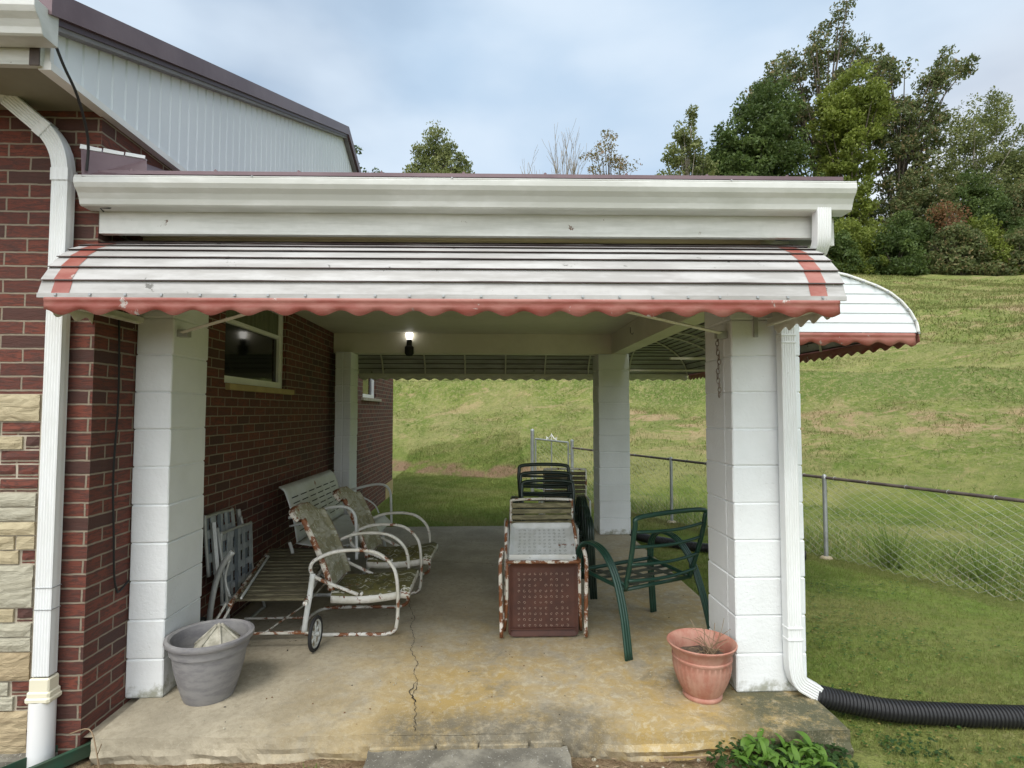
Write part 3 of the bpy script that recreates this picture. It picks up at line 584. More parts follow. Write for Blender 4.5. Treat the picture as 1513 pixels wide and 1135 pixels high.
# front awning -------------------------------------------------
fa=empty('front_awning',(0,0,2.032),SKEW,label='white slatted metal awning with red scalloped edge across the front of the porch',cat='awning',group='scalloped metal awnings around the porch')
LY=-.60; L0,L1=-.212,3.320
Tf=lambda s,b,z:(s,LY+b,z)
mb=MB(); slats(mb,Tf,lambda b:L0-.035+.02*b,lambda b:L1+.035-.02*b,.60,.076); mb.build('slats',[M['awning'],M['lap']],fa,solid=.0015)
mb=MB(); mb.box(L0-.034,L1+.034,LY-.012,LY+.002,-.012,.008); mb.build('front_lip',M['awning'],fa)
mb=MB(); valance(mb,Tf,L0,L1,.162,-.014,-.013,.078); mb.build('scalloped_valance',M['awning_red'],fa,solid=.0015,auto=50)
for x0 in (-.188,L1-.128):
    mb=MB()
    P=arcpts(.076,.60)
    for i in range(len(P)-1):
        a,b=P[i],P[i+1]; d=(b-a).normalized(); n=Vector((-abs(d.y),abs(d.x)))
        a2=a+n*.0105-d*.006; b2=b+n*.0025
        mb.add([Tf(x0,a2.x,a2.y),Tf(x0+.078,a2.x,a2.y),Tf(x0+.078,b2.x,b2.y),Tf(x0,b2.x,b2.y)],[(0,1,2,3)])
    mb.build('red_stripe',M['awning_red'],fa)
scw=MB().box(-.005,.005,LY-.018,LY-.011,-.004,.006).build('screw',M['galv'],fa)
for i in range(23):
    q=scw if i==0 else scw.copy()
    if i: COL.objects.link(q)
    q.location=(L0+.05+i*.155+random.uniform(-.01,.01),0,0)
Tl=lambda s,b,z:(b,s,z)
for x in (L0+.01,L1-.01):
    mb=MB(); Tx=lambda s,b,z,x=x:(x,LY+b,z); endpanel(mb,Tx,0,.60); mb.build('end_panel',M['awning_in'],fa,solid=.002)
    mb=MB(); valance(mb,lambda s,b,z,x=x:(x+b,s,z),LY,-.02,.115,0,0,.075); mb.build('end_valance',M['awning_in'],fa,solid=.0015,auto=50)
    mb=MB(); sx=.03 if x<1 else -.03; mb.box(x+sx-.012,x+sx+.012,LY+.01,-.03 if x>1 else .0,-.03,.0); mb.box(x+sx*1.7-.01,x+sx*1.7+.01,LY+.02,-.06,-.045,-.032); mb.build('end_bar',M['awning_in'],fa)
mb=MB(); mb.tube([(.012,.05,-.075),(.74,LY+.02,-.05)],.014,4,flat=.6); mb.build('support_arm',M['awning_in'],fa)
mb=MB(); mb.tube([(3.055,.06,-.07),(2.32,LY+.02,-.05)],.014,4,flat=.6); mb.build('support_arm',M['awning_in'],fa)
for b_ in ((.0,.06,.03,.07,-.10,-.06),(3.01,3.07,.03,.07,-.10,-.06),(3.2,3.22,-.02,.0,-.1,.06)): MB().box(*b_).build('bracket',M['grey_alu'],fa)
for q_ in (.5,1.1,1.7,2.3,2.9): mb=MB(); ribs(mb,Tf,[q_],.58); mb.build('rib',M['awning_in'],fa)
# side awning --------------------------------------------------
sa=empty('side_awning',(4.63,.55,2.055),label='white slatted metal awning with red edge wrapping the right side of the porch',cat='awning',group='scalloped metal awnings around the porch')
RL=5.0-.55
Ts=lambda s,b,z:(-b,s,z)
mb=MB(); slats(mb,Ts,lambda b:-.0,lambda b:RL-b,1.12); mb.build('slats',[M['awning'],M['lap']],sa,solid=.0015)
mb=MB(); valance(mb,lambda s,b,z:(b,s,z),0,RL,.13,.012,-.003,.078); mb.build('scalloped_valance',M['awning_red'],sa,solid=.0015,auto=50)
mb=MB(); endpanel(mb,Ts,.01,1.12); mb.build('end_panel',M['siding'],sa,solid=.002)
mb=MB(); valance(mb,lambda s,b,z:(-s,b-.004,z),.02,1.12,.155,0,-.006,.082,ph=2); mb.build('end_valance',M['awning_red'],sa,solid=.0015,auto=50)
mb=MB(); P=arcpts(.03,1.12); mb.tube([(-p.x+.004,-.002,p.y+.004) for p in P],.010,6); mb.build('edge_trim',M['trim'],sa)
for i in range(0,len(P),3): MB().box(-P[i].x-.006,-P[i].x+.006,-.016,-.008,P[i].y-.012,P[i].y).build('rivet',M['galv'],sa)
for q_ in (.5,1.1,1.7,2.3,2.9,3.3): mb=MB(); ribs(mb,Ts,[q_],1.08); mb.build('rib',M['awning_in'],sa)
mb=MB(); ribs(mb,lambda s,b,z:(-b,RL-b*1.0,z),[0],.74); mb.build('rib',M['awning_in'],sa)
for y in (.03,1.7,3.3): MB().box(-1.15,-.01,y-.012,y+.012,-.035,-.012).build('support_bar',M['awning_in'],sa)
# rear awning --------------------------------------------------
ra=empty('rear_awning',(-.14,5.0,2.055),label='white slatted metal awning seen from beneath behind the rear pillars',cat='awning',group='scalloped metal awnings around the porch')
RX=4.63+.14
Tr=lambda s,b,z:(s,-b,z)
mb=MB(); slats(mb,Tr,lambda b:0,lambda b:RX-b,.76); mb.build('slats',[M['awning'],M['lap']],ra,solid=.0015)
mb=MB(); valance(mb,lambda s,b,z:(s,-b,z),0,RX,.155,-.012,-.003,.078); mb.build('scalloped_valance',M['awning_in'],ra,solid=.0015,auto=50)
mb=MB(); endpanel(mb,Tr,.01,.76); mb.build('end_panel',M['awning_in'],ra,solid=.002)
for q_ in (.35,.95,1.52,2.10,2.67,3.3,3.9): mb=MB(); ribs(mb,Tr,[q_],.74); mb.build('rib',M['awning_in'],ra)
mb=MB(); mb.box(0,RX,-.02,.005,-.02,.004); mb.build('frame_bar',M['awning_in'],ra)

# ---------------------------------------------------------------- lamp under the rear beam
lp=empty('porch_lamp',(.742,3.83,2.3),label='small white lit bulb in a black motion lamp fixed under the rear beam',cat='lamp')
mb=MB(); mb.lathe([(0,.215),(.030,.212),(.043,.19),(.046,.16),(.040,.125),(.028,.10),(.026,.095)],n=24); mb.build('bulb',M['bulb'],lp,smooth=True)
mb=MB(); mb.lathe([(.028,.10),(.034,.085),(.034,.03),(.055,.01),(.055,-.07),(.035,-.10),(0,-.105)],n=24); mb.box(-.03,.03,.0,.045,-.03,.03); mb.build('black_housing',M['rubber'],lp,auto=40)

# ---------------------------------------------------------------- house
ho=empty('brick_house',(0,0,0),label='red brick house with white gable siding, maroon metal roof and stone veneer patch',cat='house')
XW=-.20; FY=-.32; BY=8.28
mb=MB(); ZT=3.01
W1=(1.04,2.285,1.73,2.47); W2=(5.55,6.56,1.735,2.75)
for (y0,y1,z0,z1) in [(FY,W1[0],-.3,ZT),(W1[0],W1[1],-.3,W1[2]),(W1[0],W1[1],W1[3],ZT),(W1[1],W2[0],-.3,ZT),(W2[0],W2[1],-.3,W2[2]),(W2[0],W2[1],W2[3],ZT),(W2[1],BY,-.3,ZT)]:
    mb.box(XW-.20,XW,y0,y1,z0,z1)
mb.box(-9,XW-.2,FY,FY+.2,-.3,ZT); mb.box(-9,XW-.2,BY-.2,BY,-.3,ZT); mb.box(-9.2,-9,FY,BY,-.3,ZT)
mb.build('wall',M['brick'],ho)
mb=MB(); mb.box(XW-.19,XW+.012,BY-.75,BY+.012,-.3,.16); mb.build('foundation',M['sill'],ho)
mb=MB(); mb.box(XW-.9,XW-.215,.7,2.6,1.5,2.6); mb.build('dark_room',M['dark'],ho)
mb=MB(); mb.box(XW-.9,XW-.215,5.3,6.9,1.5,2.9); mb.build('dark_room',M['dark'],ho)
def window(W,two=True,curt=True):
    y0,y1,z0,z1=W; f=MB(); t=.045; xo=XW-.035
    f.box(XW-.10,xo,y0,y0+t,z0,z1); f.box(XW-.10,xo,y1-t,y1,z0,z1); f.box(XW-.10,xo+.01,y0+t,y1-t,z0,z0+.055); f.box(XW-.10,xo,y0+t,y1-t,z1-t,z1)
    zr=z0+.46; w=f.build('window',M['trim'],ho)
    s=MB(); s.box(XW-.085,xo-.006,y0+t,y1-t,zr,zr+.035); s.box(XW-.085,xo-.008,y0+t,y0+t+.03,z0+.055,z1-t); s.box(XW-.085,xo-.008,y1-t-.03,y1-t,z0+.055,z1-t); s.build('sash',M['trim'],w)
    g=MB(); g.box(XW-.072,XW-.066,y0+t+.03,y1-t-.03,z0+.055,zr); g.box(XW-.064,XW-.060,y0+t+.03,y1-t-.03,zr+.035,z1-t); g.build('pane',M['glass'],w)
    if curt:
        c=MB(); c.grid(60,2,lambda u,v:(XW-.055+.003*math.sin(u*70),y0+t+.03+(y1-y0-2*t-.06)*u,zr+.035+(z1-t-zr-.035)*v)); c.build('blind',M['curtain'],w)
    return w
window(W1)
w=window(W2,curt=False)
mb=MB(); mb.bbox(XW-.1,XW+.035,W1[0]+.02,W1[1]+.14,W1[2]-.052,W1[2]-.004,.004); mb.build('sill',M['sill'],ho)
mb=MB(); mb.bbox(XW-.1,XW+.04,W2[0]-.1,W2[1]+.3,W2[2]-.052,W2[2]-.004,.004); mb.build('sill',M['slab'],ho)
# gable siding with vertical ribs
zs=3.015; zr=lambda y: (3.165+.395*(y+.70)) if y<4.075 else (3.165+.395*4.775-.395*(y-4.075))
mb=MB(); y=-.70; k=0; vs=[]
while y<8.85:
    for dy,dx in ((0,0),(.082,0),(.088,-.007),(.096,-.007),(.102,0)):
        yy=min(y+dy,8.85); vs.append((XW+.03+dx,yy))
    y+=.102
V=[];F=[]
for (x,y) in vs: V+=[(x,y,zs),(x,y,max(zs+.001,zr(y)))]
F=[(2*i,2*i+2,2*i+3,2*i+1) for i in range(len(vs)-1)]
mb.add(V,F); mb.build('gable_siding',M['siding'],ho)
mb=MB(); mb.box(XW-.01,XW+.045,-.71,8.86,zs-.03,zs+.004); mb.box(XW-.002,XW+.036,-.705,-.685,zs+.004,3.16); mb.build('siding_trim',M['trim'],ho)
mb=MB(); mb.box(-9,XW+.020,-.70,FY,3.011,3.03); mb.box(XW-.02,XW+.022,FY,8.8,3.011,3.02); mb.build('soffit',M['soffit'],ho)
mb=MB(); mb.box(-9,XW+.012,-.728,-.70,2.995,3.14); mb.build('eave_fascia',M['wood_white'],ho)
mb=MB(); mb.box(XW-.028,XW+.013,-.735,-.729,2.99,3.10); mb.build('fascia_end_block',M['rust_rail'],ho)
# roof
def roofslab(mb,x0,x1,off,th):
    A=(-.80,3.165+.395*(-.80+.70)); B=(4.075,zr(4.075)); C=(8.95,A[1])
    for P,Q in ((A,B),(B,C)):
        mb.add([(x0,P[0],P[1]+off),(x1,P[0],P[1]+off),(x1,Q[0],Q[1]+off),(x0,Q[0],Q[1]+off),(x0,P[0],P[1]+off+th),(x1,P[0],P[1]+off+th),(x1,Q[0],Q[1]+off+th),(x0,Q[0],Q[1]+off+th)],[(0,3,2,1),(4,5,6,7),(0,1,5,4),(1,2,6,5),(2,3,7,6),(3,0,4,7)])
rf=MB(); roofslab(rf,-9.4,XW+.10,.105,.03); rf=rf.build('roof',M['maroon'],ho)
mb=MB(); roofslab(mb,XW+.036,XW+.085,-.01,.022); mb.build('rake_strip',M['grey_dull'],rf)
mb=MB(); roofslab(mb,XW+.036,XW+.092,.012,.030); mb.build('rake_drip_edge',M['maroon_dark'],rf)
mb=MB(); roofslab(mb,XW+.0,XW+.108,.042,.105); mb.build('rake_trim',M['maroon'],rf)
# stone veneer
sv=MB(); zt=1.606; c=.0677
rows=[(2,'yA'),(1,'b'),(1,'y|b'),(1,'b'),(1,'b2'),(1,'b'),(1,'g'),(1,'g'),(1,'y'),(1,'y|y'),(1,'y|b'),(3,'g'),(1,'y|b'),(1,'g'),(1,'g'),(2,'t'),(1,'g|b'),(1,'g|b'),(3,'t')]
z=zt; rr=random.Random(4); Ms=[M['mortar'],M['st_y'],M['st_g'],M['st_t'],M['brick']]
MI={'y':1,'g':2,'t':3,'b':4,'yA':1}
sv.mat(0).box(-1.9,-.43,FY-.006,FY-.0005,z-24.9*c,z-.002)
for n_,kd in rows:
    z2=z-n_*c; xr=-.432
    cells=[]
    parts=kd.split('|')
    split=-.515+rr.uniform(-.02,.02)
    if kd=='b2': cells=[(xr-.10,xr,'b'),(xr-.21,xr-.105,'b')]; cur=xr-.215
    elif kd=='b': cells=[(-.612,xr,'b')]; cur=-.617
    elif len(parts)==2: cells=[(split+.004,xr,parts[1]),(split-.22,split-.004,parts[0])]; cur=split-.225
    else: cells=[(-.75-rr.uniform(0,.15),xr,parts[0])]; cur=cells[0][0]-.006
    while cur>-1.85:
        w=rr.uniform(.16,.42); cells.append((max(-1.9,cur-w),cur,rr.choice('yggtb'))); cur-=w+.006
    for a_,b_,t_ in cells:
        sv.mat(MI.get(t_,1)); pr_=.020 if t_!='b' else .012; x0,x1,z0,z1=a_+.003,b_-.003,z2+.004,z-.004
        nu=max(2,int((x1-x0)/.03)); nv=max(2,int((z1-z0)/.02)); rg=random.Random(int(a_*1000+z*77)); hh=[[rg.uniform(0,.005 if t_!='b' else .004) for _ in range(nu+1)] for _ in range(nv+1)]
        f_=lambda u,v:(x0+(x1-x0)*u,FY-(pr_-(.006 if u in(0,1) or v in(0,1) else 0)+hh[int(round(v*nv))][int(round(u*nu))]),z0+(z1-z0)*v)
        sv.grid(nu,nv,f_); ring=[f_(i/nu,0) for i in range(nu+1)]+[f_(1,j/nv) for j in range(1,nv+1)]+[f_(1-i/nu,1) for i in range(1,nu+1)]+[f_(0,1-j/nv) for j in range(1,nv)]; nr=len(ring)
        sv.add(ring+[(a[0],FY,a[2]) for a in ring],[(k,k+nr,(k+1)%nr+nr,(k+1)%nr) for k in range(nr)])
    z=z2
sv.build('stone_veneer',Ms,ho)
mb=MB(); mb.bbox(-2.2,-.30,FY-.06,FY+.02,-.3,-.075,.01,jit=.004); mb.build('footing',M['concrete_dark'],ho)

# ---------------------------------------------------------------- downspouts
def spout(mb,path,w=.076,d=.052,ridges=6):
    # rectangular pipe with fluted front, swept along path [(x,y,z)], width along X
    pts=[Vector(p) for p in path]; ring=[]
    fr=[]
    for i in range(ridges*2+1):
        t=i/(ridges*2); fr.append((-w/2+w*t,-d/2-(.003 if i%2 else 0)))
    prof=fr+[(w/2,-d/2+.001),(w/2,-d*.17),(w/2+.002,0),(w/2,d*.17),(w/2,d/2),(-w/2,d/2),(-w/2,-d/2+.001)]
    n=len(prof); o=len(mb.v)
    for i,p in enumerate(pts):
        a=pts[max(0,i-1)]; b=pts[min(len(pts)-1,i+1)]; T=(b-a).normalized(); 
        # width axis: stays in plane XZ rotated with bend; depth axis
        ys=Vector((0,1,0)); ys=(ys-T*ys.dot(T)).normalized(); xs=ys.cross(T).normalized()
        if xs.x<0: xs=-xs
        for (u,v) in prof: mb.v.append(tuple(p+xs*u+ys*v))
    for i in range(len(pts)-1):
        for k in range(n): l=(k+1)%n; mb.f.append((o+i*n+k,o+i*n+l,o+(i+1)*n+l,o+(i+1)*n+k)); mb.m.append(mb.cur)
def elbow(a,b,c,n=7):
    a,b,c=map(Vector,(a,b,c)); return [((1-t)**2)*a+2*t*(1-t)*b+t*t*c for t in [i/n for i in range(n+1)]]
ds=empty('house_downspout',(-.338,-.37,0),label='long white fluted downspout on the brick house corner left of the awning',cat='downspout',group='white downspouts')
mb=MB(); spout(mb,[(0,0,.30),(-.0,0,.62),(0,0,1.5),(0,0,2.66)]); mb.build('pipe',M['downspout'],ds,auto=30)
mb=MB(); P=elbow((0,0,2.655),(0,-.0,2.80),(-.075,-.02,2.875))+elbow((-.24,-.055,3.02),(-.33,-.08,3.08),(-.345,-.10,3.20)); spout(mb,P,.075,.056); mb.build('elbow',M['downspout'],ds,auto=30)
for c_ in ([(0,0,2.63),(0,0,2.69)],[(-.065,-.018,2.866),(-.095,-.025,2.892)],[(-.225,-.052,3.007),(-.25,-.057,3.028)]): mb=MB(); spout(mb,c_,.082,.063,3); mb.build('elbow_collar',M['downspout'],ds)
for z_ in (.60,.70): MB().box(-.041,.042,-.0305,.029,z_,z_+.003).build('joint_line',M['galv'],ds)
mb=MB(); mb.bbox(-.052,.052,-.04,.04,.20,.235,.008); mb.bbox(-.057,.057,-.046,.046,.18,.212,.01); mb.bbox(-.046,.046,-.034,.034,.23,.292,.006); mb.build('cream_adapter',M['cream_pvc'],ds)
mb=MB(); mb.lathe([(.052,.19),(.052,-.12)],(-.003,0,0),32); mb.build('white_pipe',M['white_pvc'],ds,smooth=True)
dp=MB(); Mx=Matrix.Translation((-.30,-.42,-.085))@Matrix.Rotation(R(55),4,'Z')
dp.box(-.5,.22,-.06,.06,-.02,-.012,Mx); dp.box(-.5,.22,-.064,-.058,-.02,.035,Mx); dp.box(-.5,.22,.058,.064,-.02,.035,Mx); dp.box(-.5,.22,-.07,-.05,.035,.04,Mx)
tag(dp.build('drain_pan',M['drain_green']),'dark green metal drain pan on the ground below the left downspout','drain pan')
dr=empty('pillar_downspout',(3.375,-.118,0),label='white fluted downspout running down the face of the front right pillar',cat='downspout',group='white downspouts')
mb=MB(); spout(mb,[(-.02,0,.20),(-.02,0,1.0),(-.02,0,1.9),(-.022,0,2.10)],.078,.056); mb.build('pipe',M['downspout'],dr,auto=30)
mb=MB(); spout(mb,elbow((-.0,-.33,2.525),(-.0,-.33,2.43),(.006,-.31,2.36),6)+elbow((.01,-.28,2.33),(.0,-.16,2.25),(-.02,0,2.12),6),.07,.05); mb.build('upper_elbow',M['downspout'],dr,auto=30)
mb=MB(); spout(mb,elbow((-.02,0,.205),(-.02,0,.08),(.035,.0,.06),6)+[(.105,.0,.02)],.078,.06); mb.build('lower_elbow',M['downspout'],dr,auto=30)
for z_ in (.36,.30,1.93,1.89): MB().bbox(-.062,.022,-.034,.03,z_,z_+.012,.003).build('strap',M['downspout'],dr)
# corrugated hoses
def hose(name,path,r,label,pitch=.019):
    pts=smooth([Vector(p) for p in path],14); L=[0]
    for i in range(1,len(pts)): L.append(L[-1]+(pts[i]-pts[i-1]).length)
    n=int(L[-1]/pitch)*4; Q=[]
    for i in range(n+1):
        d=L[-1]*i/n; j=max(1,min(len(pts)-1,int(np.searchsorted(L,d)))); t=(d-L[j-1])/max(1e-9,L[j]-L[j-1]); Q.append(pts[j-1].lerp(pts[j],t))
    rad=[r,r,r*.87,r*.87]
    mb=MB(); mb.tube(Q,lambda t:rad[int(round(t*n))%4],20); o=mb.build(name,M['hose'],auto=50); return tag(o,label,'hose','black corrugated drain hoses')
hose('drain_hose',[(3.47,-.11,.005),(3.62,-.12,-.03),(3.85,-.17,-.055),(4.15,-.21,-.062),(4.5,-.25,-.062),(5.0,-.27,-.06),(5.8,-.2,-.06)],.056,'black corrugated drain hose leading from the front right downspout across the lawn')
hose('drain_hose',[(3.5,4.0,-.02),(3.62,3.92,-.05),(3.9,3.65,-.06),(4.3,3.35,-.06),(5.2,3.0,-.06)],.055,'black corrugated drain hose lying behind the green chair near the rear right pillar')

# cables
tag(MB().tube([(-.16,-.72,3.2),(-.13,-.76,3.14),(-.115,-.70,3.02),(-.12,-.60,2.93),(-.16,-.47,2.80),(-.182,-.44,2.66)],.006,6,sm=4).build('roof_cable',M['cable']),'thin black cable dropping from the eave gutter to the porch roof','cable')
tag(MB().tube([(-.188,-.16,2.0),(-.185,-.15,1.6),(-.188,-.165,1.2),(-.186,-.15,.9),(-.186,-.135,.68),(-.186,-.11,.60),(-.192,-.08,.585),(-.19,.0-.01,.62)],.0055,6,sm=4).build('wall_cable',M['cable']),'thin black cable hanging down the brick return beside the front left pillar','cable')
ch=MB(); zc=1.94
for i in range(13):
    c_=(3.062,.06+.012*math.sin(i),zc-i*.027); pts=[]
    for k in range(8):
        a=2*math.pi*k/8; u=.009*math.cos(a); v=.018*math.sin(a); pts.append((c_[0]-.012+(u if i%2 else 0),c_[1]+(0 if i%2 else u),c_[2]+v))
    ch.tube(pts,.0028,5,closed=True)
tag(ch.build('hanging_chain',M['chain']),'rusty chain hanging from the bracket on the front right pillar','chain')

# ---------------------------------------------------------------- fence and gate
fe=empty('chain_link_fence',(0,0,0),label='low chain link fence with rusty top rail running along the right side of the lawn',cat='fence')
A=Vector((3.28,7.42)); B=Vector((7.7,-1.25)); DIR=(B-A).normalized(); LF=(B-A).length
def fz(d): p=A+DIR*d; return float(H(p.x,p.y))
def ftop(d): return .835-.012*d if d<4 else .787-(d-4)*.012
rail=[(A.x+DIR.x*d,A.y+DIR.y*d,ftop(d)) for d in np.arange(0,LF,.5)]
MB().tube(rail,.0165,10).build('top_rail',M['rust_rail'],fe)
for d in (.0,2.52,4.86,7.3):
    p=A+DIR*d; r=.030 if d==0 else .023
    mb=MB().tube([(p.x,p.y,-.3),(p.x,p.y,ftop(d)+(.12 if d==0 else -.005))],r,12)
    mb.lathe([(r+.004,0),(r+.002,.03),(.012,.045),(0,.047)],(p.x,p.y,ftop(d)+(.11 if d==0 else -.01)),12); mb.build('post',M['galv'],fe,auto=40)
    if d: MB().lathe([(0,.035),(.05,.03),(.075,.0),(.08,-.1)],(p.x,p.y,-.125),14).build('post_footing',M['slab'],fe,smooth=True)
def chainlink(A,D,L,z0f,z1f,parent,p=.058,r=.0011):
    nrm=Vector((-D.y,D.x)); cols=int(L/p); segs=24; V=[];Fc=[]
    vs=[];
    for i in range(cols):
        pts=[]
        for k in range(segs+1):
            d=(i+.5)*p+(p/2 if (k+i)%2 else -p/2)*1.03; z0=z0f(d); z1=z1f(d); z=z0+(z1-z0)*k/segs; q=A+D*d+nrm*(.002 if k%2 else -.002)
            pts.append((q.x,q.y,z))
        o=len(V)
        dr_=[(D.x*r,D.y*r,0),(nrm.x*r-D.x*r*.5,nrm.y*r-D.y*r*.5,r*.8),(-nrm.x*r-D.x*r*.5,-nrm.y*r-D.y*r*.5,-r*.8)]
        for x,y,z in pts:
            for e in dr_: V.append((x+e[0],y+e[1],z+e[2]))
        for k in range(segs):
            for j in range(3): l=(j+1)%3; Fc.append((o+k*3+j,o+k*3+l,o+(k+1)*3+l,o+(k+1)*3+j))
    m=MB(); m.add(V,Fc); return m.build('wire_mesh',M['wire'],parent)
chainlink(A,DIR,LF,lambda d:fz(d)+.01,lambda d:ftop(d)-.012,fe)
mb=MB()
for d in np.arange(.3,LF,.36): p=A+DIR*d; mb.tube([(p.x+.022*math.cos(t),p.y+.0,ftop(d)+.022*math.sin(t)) for t in np.linspace(0,6.28,9)],.0025,4)
mb.build('tie_wire',M['galv'],fe)
ga=empty('chain_link_gate',(2.62,8.12,0),label='narrow chain link gate with a small scroll on top behind the stacked chairs',cat='gate')
A2=Vector((0,0)); B2=Vector((3.22-2.62,7.50-8.12)); D2=B2.normalized(); L2=B2.length
MB().tube([(-.03,.03,-.3),(-.03,.03,1.13)],.036,12).lathe([(.04,0),(.03,.03),(0,.04)],(-.03,.03,1.13),12).build('hinge_post',M['galv'],ga,auto=40)
gf=MB(); g0=Vector((.03,-.03)); g1_=B2
for (x,y) in (g0,g1_): gf.tube([(x,y,0),(x,y,.97 if x<.1 else .93)],.016,8)
gf.tube([(g0.x,g0.y,.97),(g1_.x,g1_.y,.93)],.017,8); gf.tube([(g0.x,g0.y,.0),(g1_.x,g1_.y,.0)],.016,8); mm=(g0+g1_)/2; gf.tube([(mm.x,mm.y,0),(mm.x,mm.y,.95)],.013,8); gf.build('gate_frame',M['galv'],ga)
sc_=MB(); 
for s_ in (-1,1): sc_.tube([(mm.x,mm.y,1.07),(mm.x+D2.x*.06*s_,mm.y+D2.y*.06*s_,1.0),(mm.x+D2.x*.12*s_,mm.y+D2.y*.12*s_,.97)],.009,6); sc_.tube([(mm.x+D2.x*.12*s_,mm.y+D2.y*.12*s_,.965),(mm.x+D2.x*.13*s_,mm.y+D2.y*.13*s_,1.02),(mm.x+D2.x*.08*s_,mm.y+D2.y*.08*s_,.99)],.008,6)
sc_.tube([(mm.x,mm.y,.96),(mm.x,mm.y,1.09)],.008,6); sc_.build('scroll',M['trim'],ga)
chainlink(g0,D2,(g1_-g0).length,lambda d:.0,lambda d:.95,ga)
MB().box(.56,.66,-.70,-.55,.60,.70).build('latch',M['galv'],ga) if False else MB().tube([(g1_.x,g1_.y,.72),(g1_.x+.06,g1_.y-.06,.70),(g1_.x+.03,g1_.y-.03,.64)],.012,6,sm=3).build('latch',M['galv'],ga)

# ---------------------------------------------------------------- rocking metal chairs
def metal_rocker(loc,rz,label):
    e=empty('metal_lawn_chair',loc,rz,label=label,cat='lawn chair',group='rusted tube frame metal lawn chairs')
    side=[(-.12,.27),(-.345,.37),(-.42,.415),(-.435,.465),(-.40,.515),(-.25,.57),(-.02,.565),(.11,.475),(.15,.34),(.15,.09),(.10,.018),(-.10,.014),(-.38,.014)]
    # side coordinates: x forward, z up ; origin at chair centre x
    for y in (-.27,.27):
        s=1 if y>0 else -1
        P=[(x,y if i>0 else y*.9,z) for i,(x,z) in enumerate(side)]
        mb=MB(); mb.tube(P,.0125,8,sm=5); mb.build('arm_and_leg_tube',M['rust_white'],e,smooth=True)
    mb=MB(); mb.tube([(-.38,-.27,.014),(-.50,-.22,.016),(-.54,0,.018),(-.50,.22,.016),(-.38,.27,.014)],.0125,8,sm=5); mb.build('rear_runner_tube',M['rust_white'],e,smooth=True); MB().tube([(-.10,-.245,.27),(-.10,.245,.27)],.010,8).build('seat_cross_tube',M['rust_white'],e,smooth=True)
    # stamped seat pan: smooth lip, flat, with embossed ridges
    def seat(u,v):
        x=-.31+.54*u; y=(v-.5)*.50; w=1-.10*(1-u); y*=w
        z=.285+.045*u-.02*math.sin(math.pi*u)
        if u>.93: z-=(u-.93)*.35
        if v<.06: z-=(.06-v)*.5; 
        if v>.94: z-=(v-.94)*.5
        emb=.018*math.exp(-((u-.5)/.33)**4)*max(0,math.sin(u*38+1.2*math.sin(v*26)))*(1 if .15<v<.85 else 0); return (x,y,z+emb)
    mb=MB(); mb.grid(40,36,seat); s=mb.build('seat_pan',M['mold'],e,smooth=True,solid=.003)
    rim=MB(); 
    def skirt(t):
        # around perimeter
        t=t%4; 
        if t<1: u,v=t,0
        elif t<2: u,v=1,t-1
        elif t<3: u,v=3-t,1
        else: u,v=0,4-t
        return seat(u,v)
    n=80; vs=[]
    for i in range(n): p=skirt(4*i/n); vs+= [(p[0],p[1]*1.004,p[2]+.003),(p[0],p[1]*1.01,p[2]-.045)]
    rim.add(vs,[(2*i,(2*i+2)%(2*n),(2*i+3)%(2*n),2*i+1) for i in range(n)]); rim.build('seat_rim',M['rust_white'],e,smooth=True,solid=.003)
    def back(u,v):   # u across, v up
        y=(u-.5)*(.46-.10*max(0,v-.75)*4*abs(u-.5)); t=v; x=-.40-.155*t+.02*math.sin(t*3)-.22*.0; z=.30+.545*t
        rnd=.035*max(0,(abs(u-.5)-.36)/.14)**2; x+=rnd*.8
        if v>.9: z-=.05*((abs(u-.5)*2)**4); x-=(v-.9)*.35
        emb=.016*math.exp(-((v-.5)/.34)**4)*max(0,math.sin(v*40+1.3*math.sin(u*24)))*(1 if .15<u<.85 else 0)
        return (x+.09*(1-t)+emb,y,z)
    mb=MB(); mb.grid(36,44,back); mb.build('back_pan',M['mold_light'],e,smooth=True,solid=.003)
    n=90; vs=[]
    def per(t):
        t=t%4
        if t<1: return back(t,0)
        if t<2: return back(1,t-1)
        if t<3: return back(3-t,1)
        return back(0,4-t)
    for i in range(n): p=per(4*i/n); vs+=[(p[0]+.002,p[1]*1.004,p[2]),(p[0]-.038,p[1]*1.01,p[2]-.006)]
    mb=MB(); mb.add(vs,[(2*i,(2*i+2)%(2*n),(2*i+3)%(2*n),2*i+1) for i in range(n)]); mb.build('back_rim',M['rust_more'],e,smooth=True,solid=.003)
    return e
metal_rocker((.955,1.06,0),0,'nearest rusted lawn chair with curved tube arms and mildewed olive green seat')
metal_rocker((1.02,1.92,0),R(-2),'second mildewed lawn chair with curved tube arms, between the nearest one and the glider bench')

